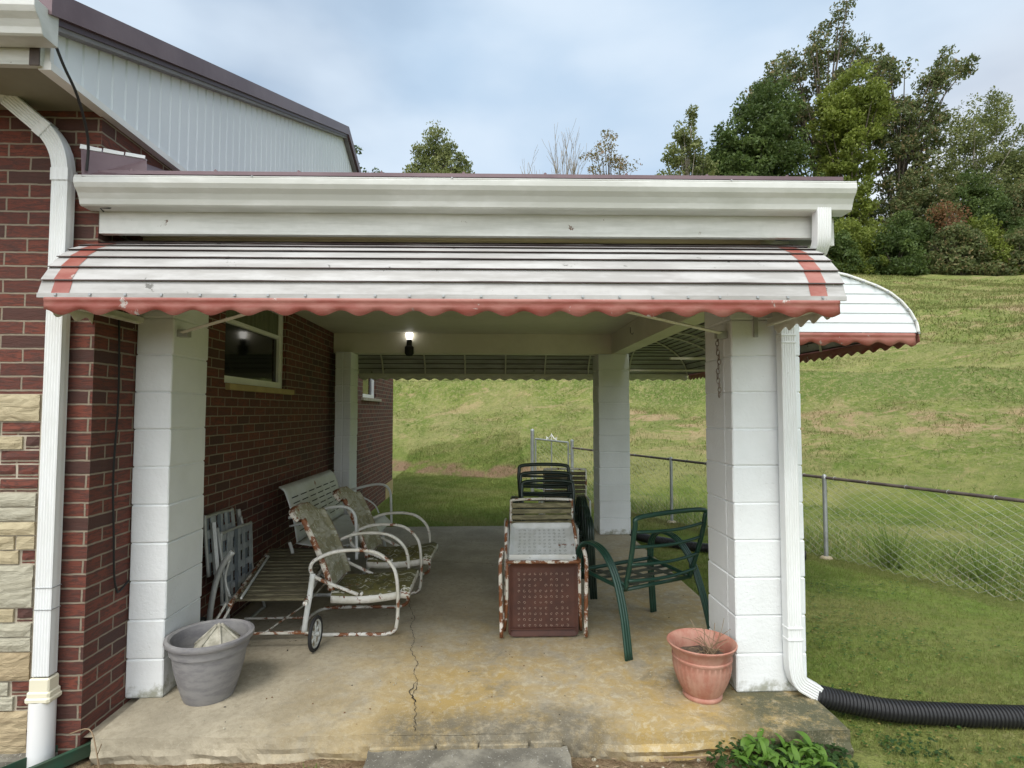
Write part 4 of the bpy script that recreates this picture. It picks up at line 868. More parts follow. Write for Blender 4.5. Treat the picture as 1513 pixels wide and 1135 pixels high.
# ---------------------------------------------------------------- glider bench by the wall
gb=empty('glider_bench',(.30,2.36,0),R(-1.5),label='white metal glider bench with slotted back against the brick wall',cat='bench')
def gback(u,v): return (-.28+.13*(1-v)+.02*math.sin(v*3)-(.05*(v-.92)*8 if v>.92 else 0),-.69+1.38*u,.43+.46*v)
mb=MB(); mb.grid(40,12,gback); mb.build('backrest',M['rust_little'],gb,smooth=True,solid=.004)
mb=MB()
for c_ in range(6):
    u0=.06+c_*.152
    for r_ in range(7):
        v=.16+r_*.1; a=gback(u0,v); b=gback(u0+.11,v); mb.add([(a[0]+.005,a[1],a[2]),(b[0]+.005,b[1],b[2]),(b[0]+.005,b[1],b[2]+.009),(a[0]+.005,a[1],a[2]+.009)],[(0,1,2,3)])
mb.build('back_slots',M['dark'],gb)
mb=MB(); mb.grid(30,14,lambda u,v:(-.16+.52*v,-.68+1.36*u,.42-.03*math.sin(v*math.pi)-(.09*(v-.86)*7 if v>.86 else 0))); mb.build('seat',M['rust_little'],gb,smooth=True,solid=.004)
for y in (-.72,.72):
    mb=MB(); mb.tube([(-.21,y,.64),(-.12,y,.66),(.12,y,.72),(.26,y,.725),(.335,y,.66),(.35,y,.50),(.355,y,.30)],.013,8,sm=5); mb.tube([(-.20,y,.57),(.0,y,.60),(.16,y,.52),(.22,y,.42)],.008,6,sm=4); mb.build('arm_rail',M['rust_little'],gb,smooth=True)
    mb=MB(); mb.tube([(-.30,y,.012),(.38,y,.012)],.014,8); mb.tube([(-.24,y,.02),(-.17,y,.30),(-.20,y,.44)],.014,8,sm=3); mb.tube([(.30,y,.02),(.24,y,.30)],.014,8); mb.tube([(-.17,y,.30),(.30,y,.30)],.012,8); mb.tube([(-.12,y,.06),(-.06,y,.16),(.02,y,.2),(.12,y,.13),(.16,y,.05)],.008,6,sm=4); mb.build('base_frame',M['rust_little'],gb,smooth=True)
for x in (-.24,.30): MB().tube([(x,-.72,.05),(x,.72,.05)],.012,8).build('cross_rail',M['rust_little'],gb)

# ---------------------------------------------------------------- slatted chaise with wheels
cs=empty('slatted_chaise',(.30,1.2,0),0,label='low chaise lounge with brown weathered slats and a spoked wheel beside the brick wall',cat='chaise lounge')
mb=MB()
for i in range(15):
    t=i/14; y=-.60+1.16*t; xs=.225 if t<.8 else .225; sh=-.085-.09*t
    mb.bbox(-.185-.232*t,.25-.18*t,y-.033,y+.033,.315+.03*t,.328+.03*t,.004,jit=.0015)
mb.build('slat_bed',M['slat_brown'],cs)
for s_,xa,xb in ((-1,-.20,-.44),(1,.265,.08)):
    mb=MB(); mb.tube([(xa,-.66,.305),(xb,.60,.335)],.014,8); mb.build('side_rail',M['rust_more'] if s_<0 else M['rust_white'],cs)
mb=MB(); mb.tube([(-.14,-.64,.338),(-.23,-.2,.350),(-.33,.30,.362),(-.36,.32,.36)],.008,6); mb.build('hinge_bar',M['rust_little'],cs)
mb=MB(); mb.tube([(.293,-.60,.475),(.275,-.60,.33),(.255,-.60,.20),(.243,-.60,.095)],.019,6,sm=3,flat=.5,up=(0,1,0)); mb.build('flat_leg',M['rust_little'],cs,smooth=True)
mb=MB(); mb.tube([(-.345,-.60,.03),(-.352,-.60,.20),(-.325,-.60,.40),(-.28,-.60,.53),(-.215,-.60,.62)],.020,6,sm=4,flat=.5,up=(0,1,0)); mb.tube([(-.235,-.59,.58),(-.26,-.6,.45),(-.225,-.6,.33)],.008,6,sm=3); mb.build('flat_leg',M['grey_alu'],cs,smooth=True)
mb=MB(); mb.tube([(-.36,-.49,.055),(.20,-.46,.055)],.009,6); mb.tube([(-.30,-.20,.055),(.16,-.20,.055)],.008,6); mb.tube([(-.06,-.49,.055),(.1,-.1,.12),(.26,.35,.3)],.006,6); mb.tube([(-.24,-.62,.30),(-.36,-.70,.06)],.008,6); mb.tube([(-.20,-.62,.30),(-.29,-.70,.10)],.008,6); mb.tube([(-.33,-.62,.11),(.30,-.62,.107)],.008,6); mb.build('lower_rail',M['rust_white'],cs)
for xx in (.325,-.40):
    wl=MB(); W_=Matrix.Translation((xx,-.63,.107))@Matrix.Rotation(R(-4),4,'Z')@Matrix.Rotation(R(90),4,'Y')
    def ringv(rad,w,n=36,zz=0): return [W_@Vector((rad*math.cos(2*math.pi*k/n),rad*math.sin(2*math.pi*k/n),zz)) for k in range(n)]
    wl.tube(ringv(.097,0),.0125,8,closed=True); w_=wl.build('wheel',M['rubber'],cs,smooth=True)
    rm=MB(); rm.tube(ringv(.082,0),.0075,6,closed=True)
    for k in range(6):
        a=2*math.pi*k/6; rm.tube([W_@Vector((0,0,.0)),W_@Vector((.08*math.cos(a),.08*math.sin(a),0))],.006,6)
    rm.tube([W_@Vector((0,0,-.025)),W_@Vector((0,0,.025))],.014,10); rm.build('spoked_rim',M['rust_little'],w_,smooth=True)

# ---------------------------------------------------------------- folded webbed lawn chair
fc=empty('folded_lawn_chair',(-.115,.97,0),label='folded aluminium lawn chair with grey woven webbing leaning on the brick wall',cat='folding chair')
def webpanel(mb_f,mb_w,mb_b,o,U,V,w,h,tx=8,ty=9):
    o,U,V=Vector(o),Vector(U).normalized(),Vector(V).normalized(); N=U.cross(V)
    c=[o,o+U*w,o+U*w+V*h,o+V*h]
    mb_f.tube([c[0],c[0].lerp(c[3],.92),c[3]+U*.05,c[2]-U*.05,c[1].lerp(c[2],.92),c[1]],.011,8,sm=4,closed=False)
    for i in range(tx):
        a=o+U*(w*(i+.5)/tx); bw=w/tx*.40; off=N*(.004*(1 if i%2 else -1)); m_=mb_w if i%3 else mb_b
        m_.add([a-U*bw+off,a+U*bw+off,a+U*bw+V*h+off+N*.006,a-U*bw+V*h+off+N*.006],[(0,1,2,3)])
    for j in range(ty):
        a=o+V*(h*(j+.5)/ty); bh=h/ty*.36; n=tx*2; m_=mb_w if j%2 else mb_b
        for k in range(n):
            s0=w*k/n; s1=w*(k+1)/n; of=N*(.007*(1 if (k//2+j)%2 else -1))
            m_.add([a+U*s0-V*bh+of,a+U*s1-V*bh+of,a+U*s1+V*bh+of,a+U*s0+V*bh+of],[(0,1,2,3)])
f_,w_m,b_m=MB(),MB(),MB()
webpanel(f_,w_m,b_m,(.03,-.33,.45),(-.02,1,-.05),(-.09,0,1),.42,.38,8,5)
webpanel(f_,w_m,b_m,(.07,-.22,.24),(-.02,1,-.05),(-.04,0,1),.50,.46,8,8)
f_.build('frame_tube',M['grey_alu'],fc,smooth=True); w_m.build('grey_webbing',M['web_grey'],fc,solid=.0015); b_m.build('blue_grey_webbing',M['web_blue'],fc,solid=.0015)
MB().tube([(.09,-.335,.43),(.03,-.29,.79)],.019,4,flat=.5,up=(0,1,0)).build('armrest',M['grey_alu'],fc); MB().tube([(-.0,.27,.40),(-.03,.22,.79)],.018,4,flat=.5,up=(0,1,0)).build('armrest',M['grey_alu'],fc)
mb=MB(); mb.tube([(.05,-.27,.75),(.09,-.20,.30),(.10,-.17,.02)],.011,8); mb.tube([(.0,.20,.74),(.05,.30,.35),(.12,.36,.05),(.11,.33,.015),(.1,-.12,.015),(.1,-.17,.03)],.011,8,sm=3); mb.tube([(.08,-.24,.24),(.06,.30,.24)],.020,4,flat=.4); mb.build('leg_tube',M['grey_alu'],fc,smooth=True)

# ---------------------------------------------------------------- centre stack of chairs
fm=empty('rusty_folding_chair',(2.095,.74,0),R(-1),label='rust brown dimpled metal chair with peeling white tube frame at the front of the stack',cat='metal chair')
def pan(mbp,mbd,o,U,V,w,h,dots=True,n=(10,10),lip=.022,dr=.007):
    o,U,V=Vector(o),Vector(U).normalized(),Vector(V).normalized(); N=U.cross(V); 
    def f(u,v):
        e=min(min(u,1-u)*w,min(v,1-v)*h); d=-lip*min(1,e/.03); 
        cx=.04; px=max(0,cx-min(u,1-u)*w); pz=max(0,cx-min(v,1-v)*h); k=math.hypot(px,pz)
        uu,vv=u,v
        if k>cx:
            s=cx/k; uu=(cx-px*s)/w if u<.5 else 1-(cx-px*s)/w; vv=(cx-pz*s)/h if v<.5 else 1-(cx-pz*s)/h
        return o+U*(uu*w)+V*(vv*h)+N*(d)
    mbp.grid(44,44,f)
    if dots:
        for i in range(n[0]):
            for j in range(n[1]):
                c=o+U*(w*(.15+.70*i/(n[0]-1)))+V*(h*(.14+.70*j/(n[1]-1)))-N*(lip-.004)
                r=dr*random.uniform(.75,1.1); a0=random.uniform(0,6.28); pts=[]
                if random.random()<.07: continue
                for k in range(7): a=a0+5.0*k/6; pts.append(c+U*(r*math.cos(a))+V*(r*math.sin(a)))
                mbd.tube(pts,.0019,4,cap=False)
p_,d_=MB(),MB(); pan(p_,d_,(-.235,-.03,.01),(1,0,0),(0,.02,1),.472,.485); p_.build('rusty_back_pan',M['rust_pan'],fm,smooth=True,solid=.003); d_.build('punched_dimples',M['chip'],fm)
mb=MB(); mb.box(-.225,.225,-.026,-.006,.055,.062); mb.build('pan_crease',M['rust_pan'],fm)
for s_ in (-1,1):
    mb=MB(); mb.tube([(s_*.275,.0,.59),(s_*.29,-.035,.50),(s_*.287,-.04,.25),(s_*.282,-.05,.015)],.0135,8,sm=4); mb.tube([(s_*.245,-.02,.52),(s_*.248,-.02,.20),(s_*.262,.03,.03)],.011,8,sm=3); mb.tube([(s_*.265,.05,.08),(s_*.25,.03,.35),(s_*.25,.2,.62),(s_*.24,.30,.72)],.011,8,sm=3)
    mb.build('leg_tube',M['rust_more'],fm,smooth=True)
mb=MB(); mb.tube([(-.25,-.035,.505),(-.15,-.045,.508),(.15,-.045,.508),(.25,-.035,.505)],.012,8,sm=2); mb.build('cross_tube',M['rust_more'],fm,smooth=True)
p_,d_=MB(),MB(); pan(p_,d_,(-.232,.03,.525),(1,0,0),(.02,.31,.155),.462,.37,True,(10,8),.028,.008); p_.build('white_seat_pan',M['rust_little'],fm,smooth=True,solid=.003); d_.build('seat_dimples',M['grey_alu'],fm)
mb=MB(); mb.bbox(-.232,.232,.02,.032,.492,.54,.004); mb.build('seat_front_lip',rusty('chipped_lip',(.70,.72,.70),.59,sc=10,rust=(.09,.14,.08)),fm)

def strapchair(loc,rz,label,W=.50,zt=.84,full=True,mat=None,h=.21,n=5,leg=True):
    e=empty('strap_lawn_chair',loc,rz,label=label,cat='strap chair',group='strap lawn chairs in the centre stack')
    mb=MB(); mb.tube([(-W/2,.10,.30),(-W/2,.02,.60),(-W/2,.0,zt-.04),(-W/2+.04,-.0,zt),(W/2-.04,0,zt),(W/2,0,zt-.04),(W/2,.02,.60),(W/2,.10,.30)],.011,8,sm=4); mb.build('back_frame',M['rust_white'],e,smooth=True)
    mb=MB()
    for i in range(n+3):
        z=zt-.025-i*.046; mb.bbox(-W/2+.002,W/2-.002,-.016+.02*i*.1,-.006+.02*i*.1+.012,z-.036,z,.004,jit=.001)
    mb.build('back_straps',mat or M['strap_tan'],e)
    for s_ in (-1,1):
        mb=MB(); mb.tube([(s_*(W/2+.03),.38,.02),(s_*(W/2+.035),.40,.55),(s_*(W/2+.03),.30,.62),(s_*(W/2+.03),-.06,.62),(s_*(W/2+.03),-.10,.56),(s_*(W/2+.03),-.12,.015)],.011,8,sm=3); mb.build('arm_and_leg_tube',M['rust_little'],e,smooth=True)
    mb=MB(); 
    for i in range(8): mb.bbox(-W/2,W/2,.05+i*.05,.05+i*.05+.038,.36,.366,.002)
    mb.build('seat_straps',mat or M['strap_tan'],e)
    return e
strapchair((2.135,1.27,0),0,'tan strap chair directly behind the rusty dimpled chair',W=.47,zt=.835)
strapchair((2.50,2.62,0),R(-3),'dark weathered strap chair at the rear of the stack, beside the rear right pillar',W=.42,zt=.93,mat=M['slat_brown'])

def green_chair(loc,rz,label,mat,W=.56,D=.50,group=None,stack=False,hb=0):
    """aluminium patio chair; local +Y is the way it faces, back at -Y"""
    e=empty('patio_chair',loc,rz,label=label,cat='patio chair',group=group)
    hw=W/2-.06+hb; s=MB(); b0=(-.19); 
    bt=lambda t:(b0-.0+(-.10)*t)       # back leans away with height
    zb0,zb1=.38,.86
    P=[(-hw*.93,b0+.03,zb0),(-hw*.98,bt(.5),zb0+.24),(-hw,bt(.92),zb1-.06),(-hw+.05,bt(1),zb1),(hw-.05,bt(1),zb1),(hw,bt(.92),zb1-.06),(hw*.98,bt(.5),zb0+.24),(hw*.93,b0+.03,zb0)]
    s.tube(P,.016,8,sm=5); s.tube([(-hw*.93,b0+.03,zb0),(hw*.93,b0+.03,zb0)],.013,8); s.build('back_frame',mat,e,smooth=True)
    sl=MB()
    for t,bow in ((.14,.02),(.36,.02),(.60,.02),(.80,.02)):
        z=zb0+(zb1-zb0)*t; y=bt(t); sl.tube([(-hw*.97,y,z),(-hw*.5,y-.022,z-.006),(0,y-.03,z-.01),(hw*.5,y-.022,z-.006),(hw*.97,y,z)],.011,6,sm=3,flat=1.0)
    sl.build('back_slats',mat,e,smooth=True)
    f=MB(); f.tube([(-hw*.95,b0+.03,zb0),(-hw,.22,.41),(-hw+.04,.26,.41),(hw-.04,.26,.41),(hw,.22,.41),(hw*.95,b0+.03,zb0)],.014,8,sm=4); f.build('seat_frame',mat,e,smooth=True)
    st_=MB()
    for i in range(4): y=b0+.09+i*.10; st_.box(-hw,hw,y-.022,y+.022,.385,.390)
    for i in range(3): x=-hw*.6+i*hw*.6; st_.box(x-.022,x+.022,b0+.04,.25,.3905,.394)
    st_.build('seat_straps',M['strap_dark'],e)
    for sx in (-1,1):
        a=MB()
        for k in (-1,0,1):
            o=k*.019
            Q=[(sx*(W/2+.02)+o,.27,.0),(sx*(W/2)+o,.275,.40),(sx*(W/2)+o,.25,.56),(sx*(W/2)+o,.15,.625),(sx*(W/2+.0)+o,.0,.60),(sx*(W/2+.005)+o,-.13,.47),(sx*(W/2+.015)+o,-.22,.25),(sx*(W/2+.03)+o,-.28,.0)]
            a.tube(Q,.0115,6,sm=4)
        a.tube([(sx*(W/2),.262,.41),(sx*hw,.22,.41)],.012,6); a.tube([(sx*(W/2),-.12,.45),(sx*hw*.95,b0+.02,.41)],.011,6)
        a.build('arm_and_legs',mat,e,smooth=True)
    return e
green_chair((2.782,.77,0),R(27.5),'single dark green patio chair frame without cushions in front of the right pillars',M['green_metal'],W=.68,D=.5,hb=.030)
gs=['topmost of the three stacked blackish green patio chairs','middle one of the three stacked blackish green patio chairs','lowest of the three stacked blackish green patio chairs']
base=None
for i in range(3):
    zz=(2-i)*.065+.03
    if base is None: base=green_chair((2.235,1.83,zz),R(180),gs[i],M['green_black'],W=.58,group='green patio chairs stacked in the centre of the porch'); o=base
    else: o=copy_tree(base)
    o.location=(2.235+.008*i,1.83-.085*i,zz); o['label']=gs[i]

# ---------------------------------------------------------------- pots
gp=empty('grey_planter',(.228,.025,0),label='grey plastic planter pot at the foot of the front left pillar',cat='planter')
mb=MB(); mb.lathe([(0,0.0),(.135,0),(.142,.012),(.165,.08),(.19,.17),(.203,.245),(.205,.262),(.217,.266),(.220,.29),(.222,.31),(.238,.314),(.246,.328),(.243,.342),(.226,.346),(.212,.338),(.205,.30),(.19,.20),(.16,.10),(0,.09)],n=64); mb.v=[(x*.89,y*.89,z*.95) for x,y,z in mb.v]; mb.build('pot_body',M['grey_pot'],gp,auto=40)
mb=MB(); mb.lathe([(0,.18),(.163,.176)],n=32); mb.build('soil',M['soil'],gp)
pc=empty('pagoda_ornament',(.275,.02,.215),label='small weathered stone pagoda lantern cap sitting in the grey planter',cat='garden ornament')
mb=MB(); mb.lathe([(.0,.16),(.012,.157),(.016,.145),(.03,.135),(.06,.105),(.095,.07),(.112,.055),(.118,.045),(.108,.036),(0,.03)],n=48,fn=lambda r,z,a:r*(1+.09*abs(math.cos(3*a))**3*(1 if r>.02 else 0))); mb.build('cap',M['stone_cap'],pc,smooth=True)
mb=MB()
for k in range(6):
    a=math.pi*k/3; mb.tube([(.014*math.cos(a),.014*math.sin(a),.155),(.066*math.cos(a),.066*math.sin(a),.108),(.125*math.cos(a),.125*math.sin(a),.055)],.007,6,sm=3)
mb.build('ridge',M['stone_cap'],pc,smooth=True)
mb=MB(); mb.lathe([(.07,.035),(.065,-.02),(.07,-.03)],n=6); mb.build('lantern_body',M['web_blue'],pc)
op=empty('terracotta_planter',(2.872,-.085,0),label='faded terracotta coloured planter with dead twigs at the foot of the right pillar',cat='planter')
mb=MB()
prof=[(0,0),(.098,0),(.102,.006),(.102,.018),(.096,.024),(.112,.05),(.130,.09),(.143,.13),(.150,.17),(.152,.20),(.156,.204),(.156,.214),(.150,.218),(.158,.245),(.172,.268),(.180,.276),(.182,.284),(.176,.288),(.164,.280),(.150,.255),(.144,.22),(.14,.17),(0,.16)]
def flute(r,z,a): return r*(1+(.022*abs(math.sin(16*a))**.6 if .03<z<.19 and r>.1 else 0))
mb.lathe(prof,n=128,fn=flute); mb.build('pot_body',M['terracotta'],op,auto=45)
mb=MB(); mb.grid(24,24,lambda u,v:(.141*math.cos(2*math.pi*u)*v,.141*math.sin(2*math.pi*u)*v,.205+.004*math.sin(u*40)*v+.005*math.sin(v*30))); mb.build('soil',M['soil'],op,smooth=True)
mb=MB(); rt=random.Random(8)
for i in range(22):
    a=rt.uniform(-.4,1.2); b=rt.uniform(0,6.28); r0=rt.uniform(0,.07); x0,y0=.04+r0*math.cos(b),r0*math.sin(b)-.01; l=rt.uniform(.06,.19); d=Vector((rt.uniform(-1,1),rt.uniform(-.7,.7),rt.uniform(.3,1))).normalized()
    p0=Vector((x0,y0,.205)); p1=p0+d*l*.5+Vector((0,0,.02)); p2=p0+d*l+Vector((rt.uniform(-.02,.02),0,rt.uniform(-.03,.02))); mb.tube([p0,p1,p2],.0016,4,sm=2)
    if i%2: mb.tube([p1,p1+Vector((rt.uniform(-.05,.05),rt.uniform(-.04,.04),.04))],.0011,4)
mb.tube([(.06,0,.2),(.11,.02,.30),(.13,.01,.40)],.0016,4,sm=2); mb.tube([(.11,.02,.30),(.16,.0,.345)],.0013,4); mb.tube([(.09,.01,.27),(.0,.02,.33),(-.05,.02,.345)],.0013,4)
mb.build('dead_twigs',M['twig'],op)

# ---------------------------------------------------------------- leafy plant at the patio corner
def leafplant(name,label,cat,center,n,spread,L,Wd,mat,up=.5,seed=1,z0=-.12,sy=.6):
    r=random.Random(seed); mb=MB()
    for i in range(n):
        a=r.uniform(0,6.283); rr=spread*math.sqrt(r.random()); bx=center[0]+rr*math.cos(a); by=center[1]+rr*math.sin(a)*sy; az=r.uniform(0,6.283); l=L*r.uniform(.6,1.2); w=Wd*r.uniform(.7,1.2); el=r.uniform(.25,1.2)*up
        h0=r.uniform(.01,.08)*(1 if L>.05 else .9); pts=[]; N=6; d=Vector((math.cos(az),math.sin(az),0)); sd=Vector((-math.sin(az),math.cos(az),0)); p=Vector((bx,by,z0+h0)); e=el+.6
        row=[]
        for k in range(N+1):
            t=k/N; ww=w*math.sin(math.pi*min(1,t*.97+.03))**.8*(1-.2*t); row.append((p-sd*ww+Vector((0,0,.25*ww)),p.copy(),p+sd*ww+Vector((0,0,.25*ww)))); p=p+(d*math.cos(e)+Vector((0,0,1))*math.sin(e))*(l/N); e-=.30
        o=[v for q in row for v in q]; mb.add(o,[(3*k+j,3*k+j+1,3*k+j+4,3*k+j+3) for k in range(N) for j in range(2)])
    return tag(mb.build(name,mat,smooth=True),label,cat)
hl=leafplant('broadleaf_plant','bright green broad leaved plant in front of the patio corner','plant',(3.06,-.54),120,.20,.095,.017,M['lf_hosta'],.8,3)
leafplant('ivy_patch','low dark green ivy leaves around the bright broad leaved plant','ivy',(3.08,-.52),420,.33,.034,.014,M['lf_ivy'],.3,5,sy=.55)
leafplant('lawn_weed','small round leaved weed in the lawn right of the patio corner','weed',(3.78,-.42),90,.16,.025,.010,M['lf_ivy'],.3,9,z0=-.15)
mb=MB(); rc=random.Random(21)
for i in range(2600):
    x=rc.uniform(3.55,6.0); y=rc.uniform(-.9,2.2)
    if math.sin(x*2.3+y*1.1)*math.sin(y*2.9-x)<rc.uniform(-.5,.9) or (x-5.5)*.8885+(y-3.1)*.4589>-.1: continue
    z=float(H(x,y))+rc.uniform(.012,.03)
    for k in range(3):
        a=rc.uniform(0,6.28); r_=rc.uniform(.005,.009); cx=x+math.cos(a)*.010; cy=y+math.sin(a)*.010; t1=rc.uniform(-.004,.004); mb.add([(cx+r_*math.cos(q),cy+r_*math.sin(q),z+t1*math.cos(q)) for q in (0,1.05,2.1,3.14,4.19,5.24)],[(0,1,2,3,4,5)])
tag(mb.build('lawn_clover',M['lf_clover']),'clover leaves growing through the lawn right of the porch','clover',kind='stuff')
X=RNG.normal(.93,.012,14);Y=RNG.normal(-.47,.012,14); blades('grass_tuft',X,Y,.05,.006,.7,M['lf_hosta'],label='tiny green grass tuft in the soil left of the stepping slab',cat='grass tuft',kind=None)
# litter of straw and dead leaves on the bare soil
N=2600; X=RNG.uniform(-.9,3.3,N);Y=RNG.uniform(-1.0,-.40,N); k=~((X>1.12)&(X<2.15)); X,Y=X[k],Y[k]; N=len(X); a=RNG.uniform(0,6.28,N); l=RNG.uniform(.008,.045,N); Z=H(X,Y)+.004+RNG.uniform(0,.008,N); w=.0014
V=np.empty((N,4,3)); dx,dy=np.cos(a)*l/2,np.sin(a)*l/2; px,py=-np.sin(a)*w,np.cos(a)*w
for q,(sx,sy) in enumerate(((-1,-1),(1,-1),(1,1),(-1,1))): V[:,q]=np.stack([X+sx*dx+sy*px,Y+sx*dy+sy*py,Z+RNG.uniform(-.002,.004,N)],1)
tag(npmesh('straw_litter',V,4,M['twig']),'dry straw and grass clippings scattered over the bare soil','litter',kind='stuff')
gr=MB(); rg=random.Random(12)
for i in range(420):
    x=rg.uniform(-.05,3.38); y=rg.uniform(-.3,4.2) if i%3 else rg.uniform(-.32,.9); r_=rg.uniform(.0015,.005); gr.mat(i%3).lathe([(0,r_*.8),(r_*.8,r_*.5),(r_,0)],(x,y,.002),5,fn=lambda r,z,a:r*(1+.4*math.sin(2*a+x*19)))
tag(gr.build('grit',[M['st_g'],M['crack'],M['lf_red']]),'tiny crumbs, grit and leaf bits scattered over the concrete patio','grit',kind='stuff')
N=160; mbp=MB()
for i in range(N):
    x=random.uniform(-.8,3.4); y=random.uniform(-1,-.41)
    if 1.12<x<2.15: continue
    r_=random.uniform(.004,.014); c0=(x,y,float(H(x,y))+r_*.2); mbp.lathe([(0,r_*.7),(r_*.7,r_*.5),(r_,0),(r_*.6,-r_*.5)],c0,7,fn=lambda r,z,a:r*(1+.2*math.sin(2*a+x*9)))
tag(mbp.build('pebbles',M['st_g'],smooth=True),'small pebbles and crumbs of concrete scattered on the bare soil','pebbles',kind='stuff')
N=26; V=[]; r=random.Random(2); mb=MB()
for i in range(N):
    x=r.uniform(-.75,-.3); y=r.uniform(-.62,-.36); a=r.uniform(0,6.28); s=r.uniform(.02,.04); z=float(H(x,y))+.008; d=Vector((math.cos(a),math.sin(a),r.uniform(-.2,.3))); e=Vector((-math.sin(a),math.cos(a),r.uniform(-.2,.2))); c=Vector((x,y,z+.006)); mb.add([c-d*s,c+e*s*.5,c+d*s,c-e*s*.5+Vector((0,0,.006))],[(0,1,2,3)])
tag(mb.build('dead_leaves',M['lf_red']),'dead brown leaves lying beside the left downspout base','leaves',kind='stuff')
tag(MB().tube([(-.22,-.36,.02),(-.12,-.38,.05),(-.06,-.42,-.02),(-.03,-.44,-.11)],.003,5,sm=4).tube([(-.05,-.40,-.12),(-.06,-.41,-.05),(-.03,-.43,.01)],.002,4).build('dry_stalk',M['twig']),'bent dry stalk at the foot of the brick corner','stalk')
tag(MB().tube([(2.55,-.44,-.105),(2.68,-.46,-.095),(2.78,-.455,-.10),(2.86,-.46,-.10)],.005,6,sm=3).build('dry_stick',M['twig']),'dry stick lying on the soil left of the leafy plant','stick')

# ---------------------------------------------------------------- trees
def leaves(C,Rd,per,size,flatten=.8,seed=1):
    g=np.random.default_rng(seed); n=len(C); per=int(per*1.55); size=size*.98; idx=np.repeat(np.arange(n),per); N=len(idx)
    d=g.normal(size=(N,3)); d/=np.linalg.norm(d,axis=1)[:,None]; rad=g.uniform(.25,1,N)**.6
    P=C[idx]+d*(Rd[idx]*rad)[:,None]*np.array([1,1,flatten])
    a=g.normal(size=(N,3)); a/=np.linalg.norm(a,axis=1)[:,None]; b=np.cross(a,g.normal(size=(N,3))); b/=np.linalg.norm(b,axis=1)[:,None]
    s=size*g.uniform(.6,1.35,N)[:,None]; V=np.empty((N,4,3)); V[:,0]=P-a*s; V[:,1]=P+b*s*.5; V[:,2]=P+a*s; V[:,3]=P-b*s*.5; return V
def tree(name,label,base_xy,y,ell,dens,leafmat,bark,size=.13,per=60,clr=.75,trunk_r=.25,seed=1,group='trees on the hill top',lean=0,baseb=None,depth=None,limb=True):
    r=random.Random(seed); bx,by=base_xy; bz=float(H(bx,by)) if baseb is None else baseb
    e=empty(name,(bx,by,bz-.1),label=label,cat='tree',group=group)
    C=[];Rr=[]
    for (cx,cz,rx,rz) in ell:
        dy=(rx if depth is None else depth); n=max(4,int(dens*1.5*rx*rz*dy**.6)); 
        for i in range(n):
            while True:
                p=(r.uniform(-1,1),r.uniform(-1,1),r.uniform(-1,1))
                if p[0]**2+p[1]**2+p[2]**2<1: break
            C.append((cx+p[0]*rx-bx,y+p[1]*dy-by,cz+p[2]*rz-bz+.1)); Rr.append(clr*r.uniform(.6,1.25))
    C=np.array(C);Rr=np.array(Rr); zmax=C[:,2].max()
    cxm=C[:,0].mean(); cym=C[:,1].mean()
    # trunk follows toward crown
    tp=[Vector((0,0,0)),Vector((cxm*.25,cym*.3,zmax*.22)),Vector((cxm*.6,cym*.7,zmax*.5)),Vector((cxm*.85,cym,zmax*.66)),Vector((cxm,cym,zmax*.74))]
    T=smooth(tp,5); mb=MB(); mb.tube(T,lambda t:trunk_r*(1-.85*t),8)
    if limb:
        order=sorted(range(len(C)),key=lambda i:r.random())[:min(len(C),34)]
        for i in order:
            c=Vector(C[i]); h=max(.10,min(.93,(c.z/zmax)*.9-.20-r.uniform(0,.2))); p=T[int(h*(len(T)-1))]; mid=p.lerp(c,.55)+Vector((0,0,.12*(c-p).length))*r.uniform(-.3,1); L_=(c-p).length; r0=min(trunk_r*.34,.015+.013*L_)
            mb.tube(smooth([p,mid,c],3),lambda t:r0*(1-.8*t),5)
    mb.build('trunk',bark,e,smooth=True)
    if leafmat:
        V=leaves(C,Rr,per,size,.8,seed); npmesh('crown',V,4,leafmat,e)
    return e
tree('sycamore_tree','light green airy tree at the left end of the hilltop grove',(17.3,40),40,[(17.2,23.6,.8,1.5),(16.5,21.4,1.3,1.2),(18.1,22.0,.8,1.2),(17.5,25.3,.7,.8),(18.4,20.4,1.1,1.2),(15.8,20.2,1.0,.8),(17.4,22.4,1.3,1.6)],5.5,M['lf_light'],M['barkp'],.13,44,.6,.16,1)
tree('broadleaf_tree','dense dark green rounded tree between the airy light tree and the tall oak',(23.5,42),42,[(23.2,24.2,2.6,2.9),(21.5,22.4,2.2,2.6),(25.3,26.8,2.1,2.3),(23.4,21.0,3.4,2.3),(25.7,22.2,2.6,3.2),(22.5,18.5,3.5,2.5),(26.5,18.5,3.0,2.5),(20.3,20.2,1.6,2.4)],3.4,M['lf_dark'],M['bark'],.15,75,.85,.3,2)
tree('oak_tree','tallest tree of the hilltop grove with open leafy top',(33.0,46),46,[(32.5,35.2,2.0,2.0),(33.2,37.6,1.1,1.1),(30.2,33.2,2.6,1.3),(35.4,34.2,2.4,1.2),(27.8,31.8,2.4,1.5),(37.2,32.4,2.4,1.3),(25.9,29.5,2.0,1.5),(33.0,30.8,3.2,1.7),(31.1,26.5,4.2,3.0),(28.5,28.0,3.0,2.0),(36.5,28.5,2.6,2.0)],2.0,M['lf_oak'],M['bark'],.16,60,.9,.4,3,depth=2.2)
tree('vine_covered_tree','yellowish green tree smothered in vines in the middle of the grove',(31.2,41),41,[(31.5,27.3,2.3,2.3),(30.1,25.2,2.0,2.6),(33.3,26.0,1.6,2.6),(31.2,22.7,2.3,3.2),(30.6,19.0,2.2,2.8),(31.0,16,2.2,2.6)],4.2,M['lf_vine'],M['bark'],.13,80,.65,.3,4)
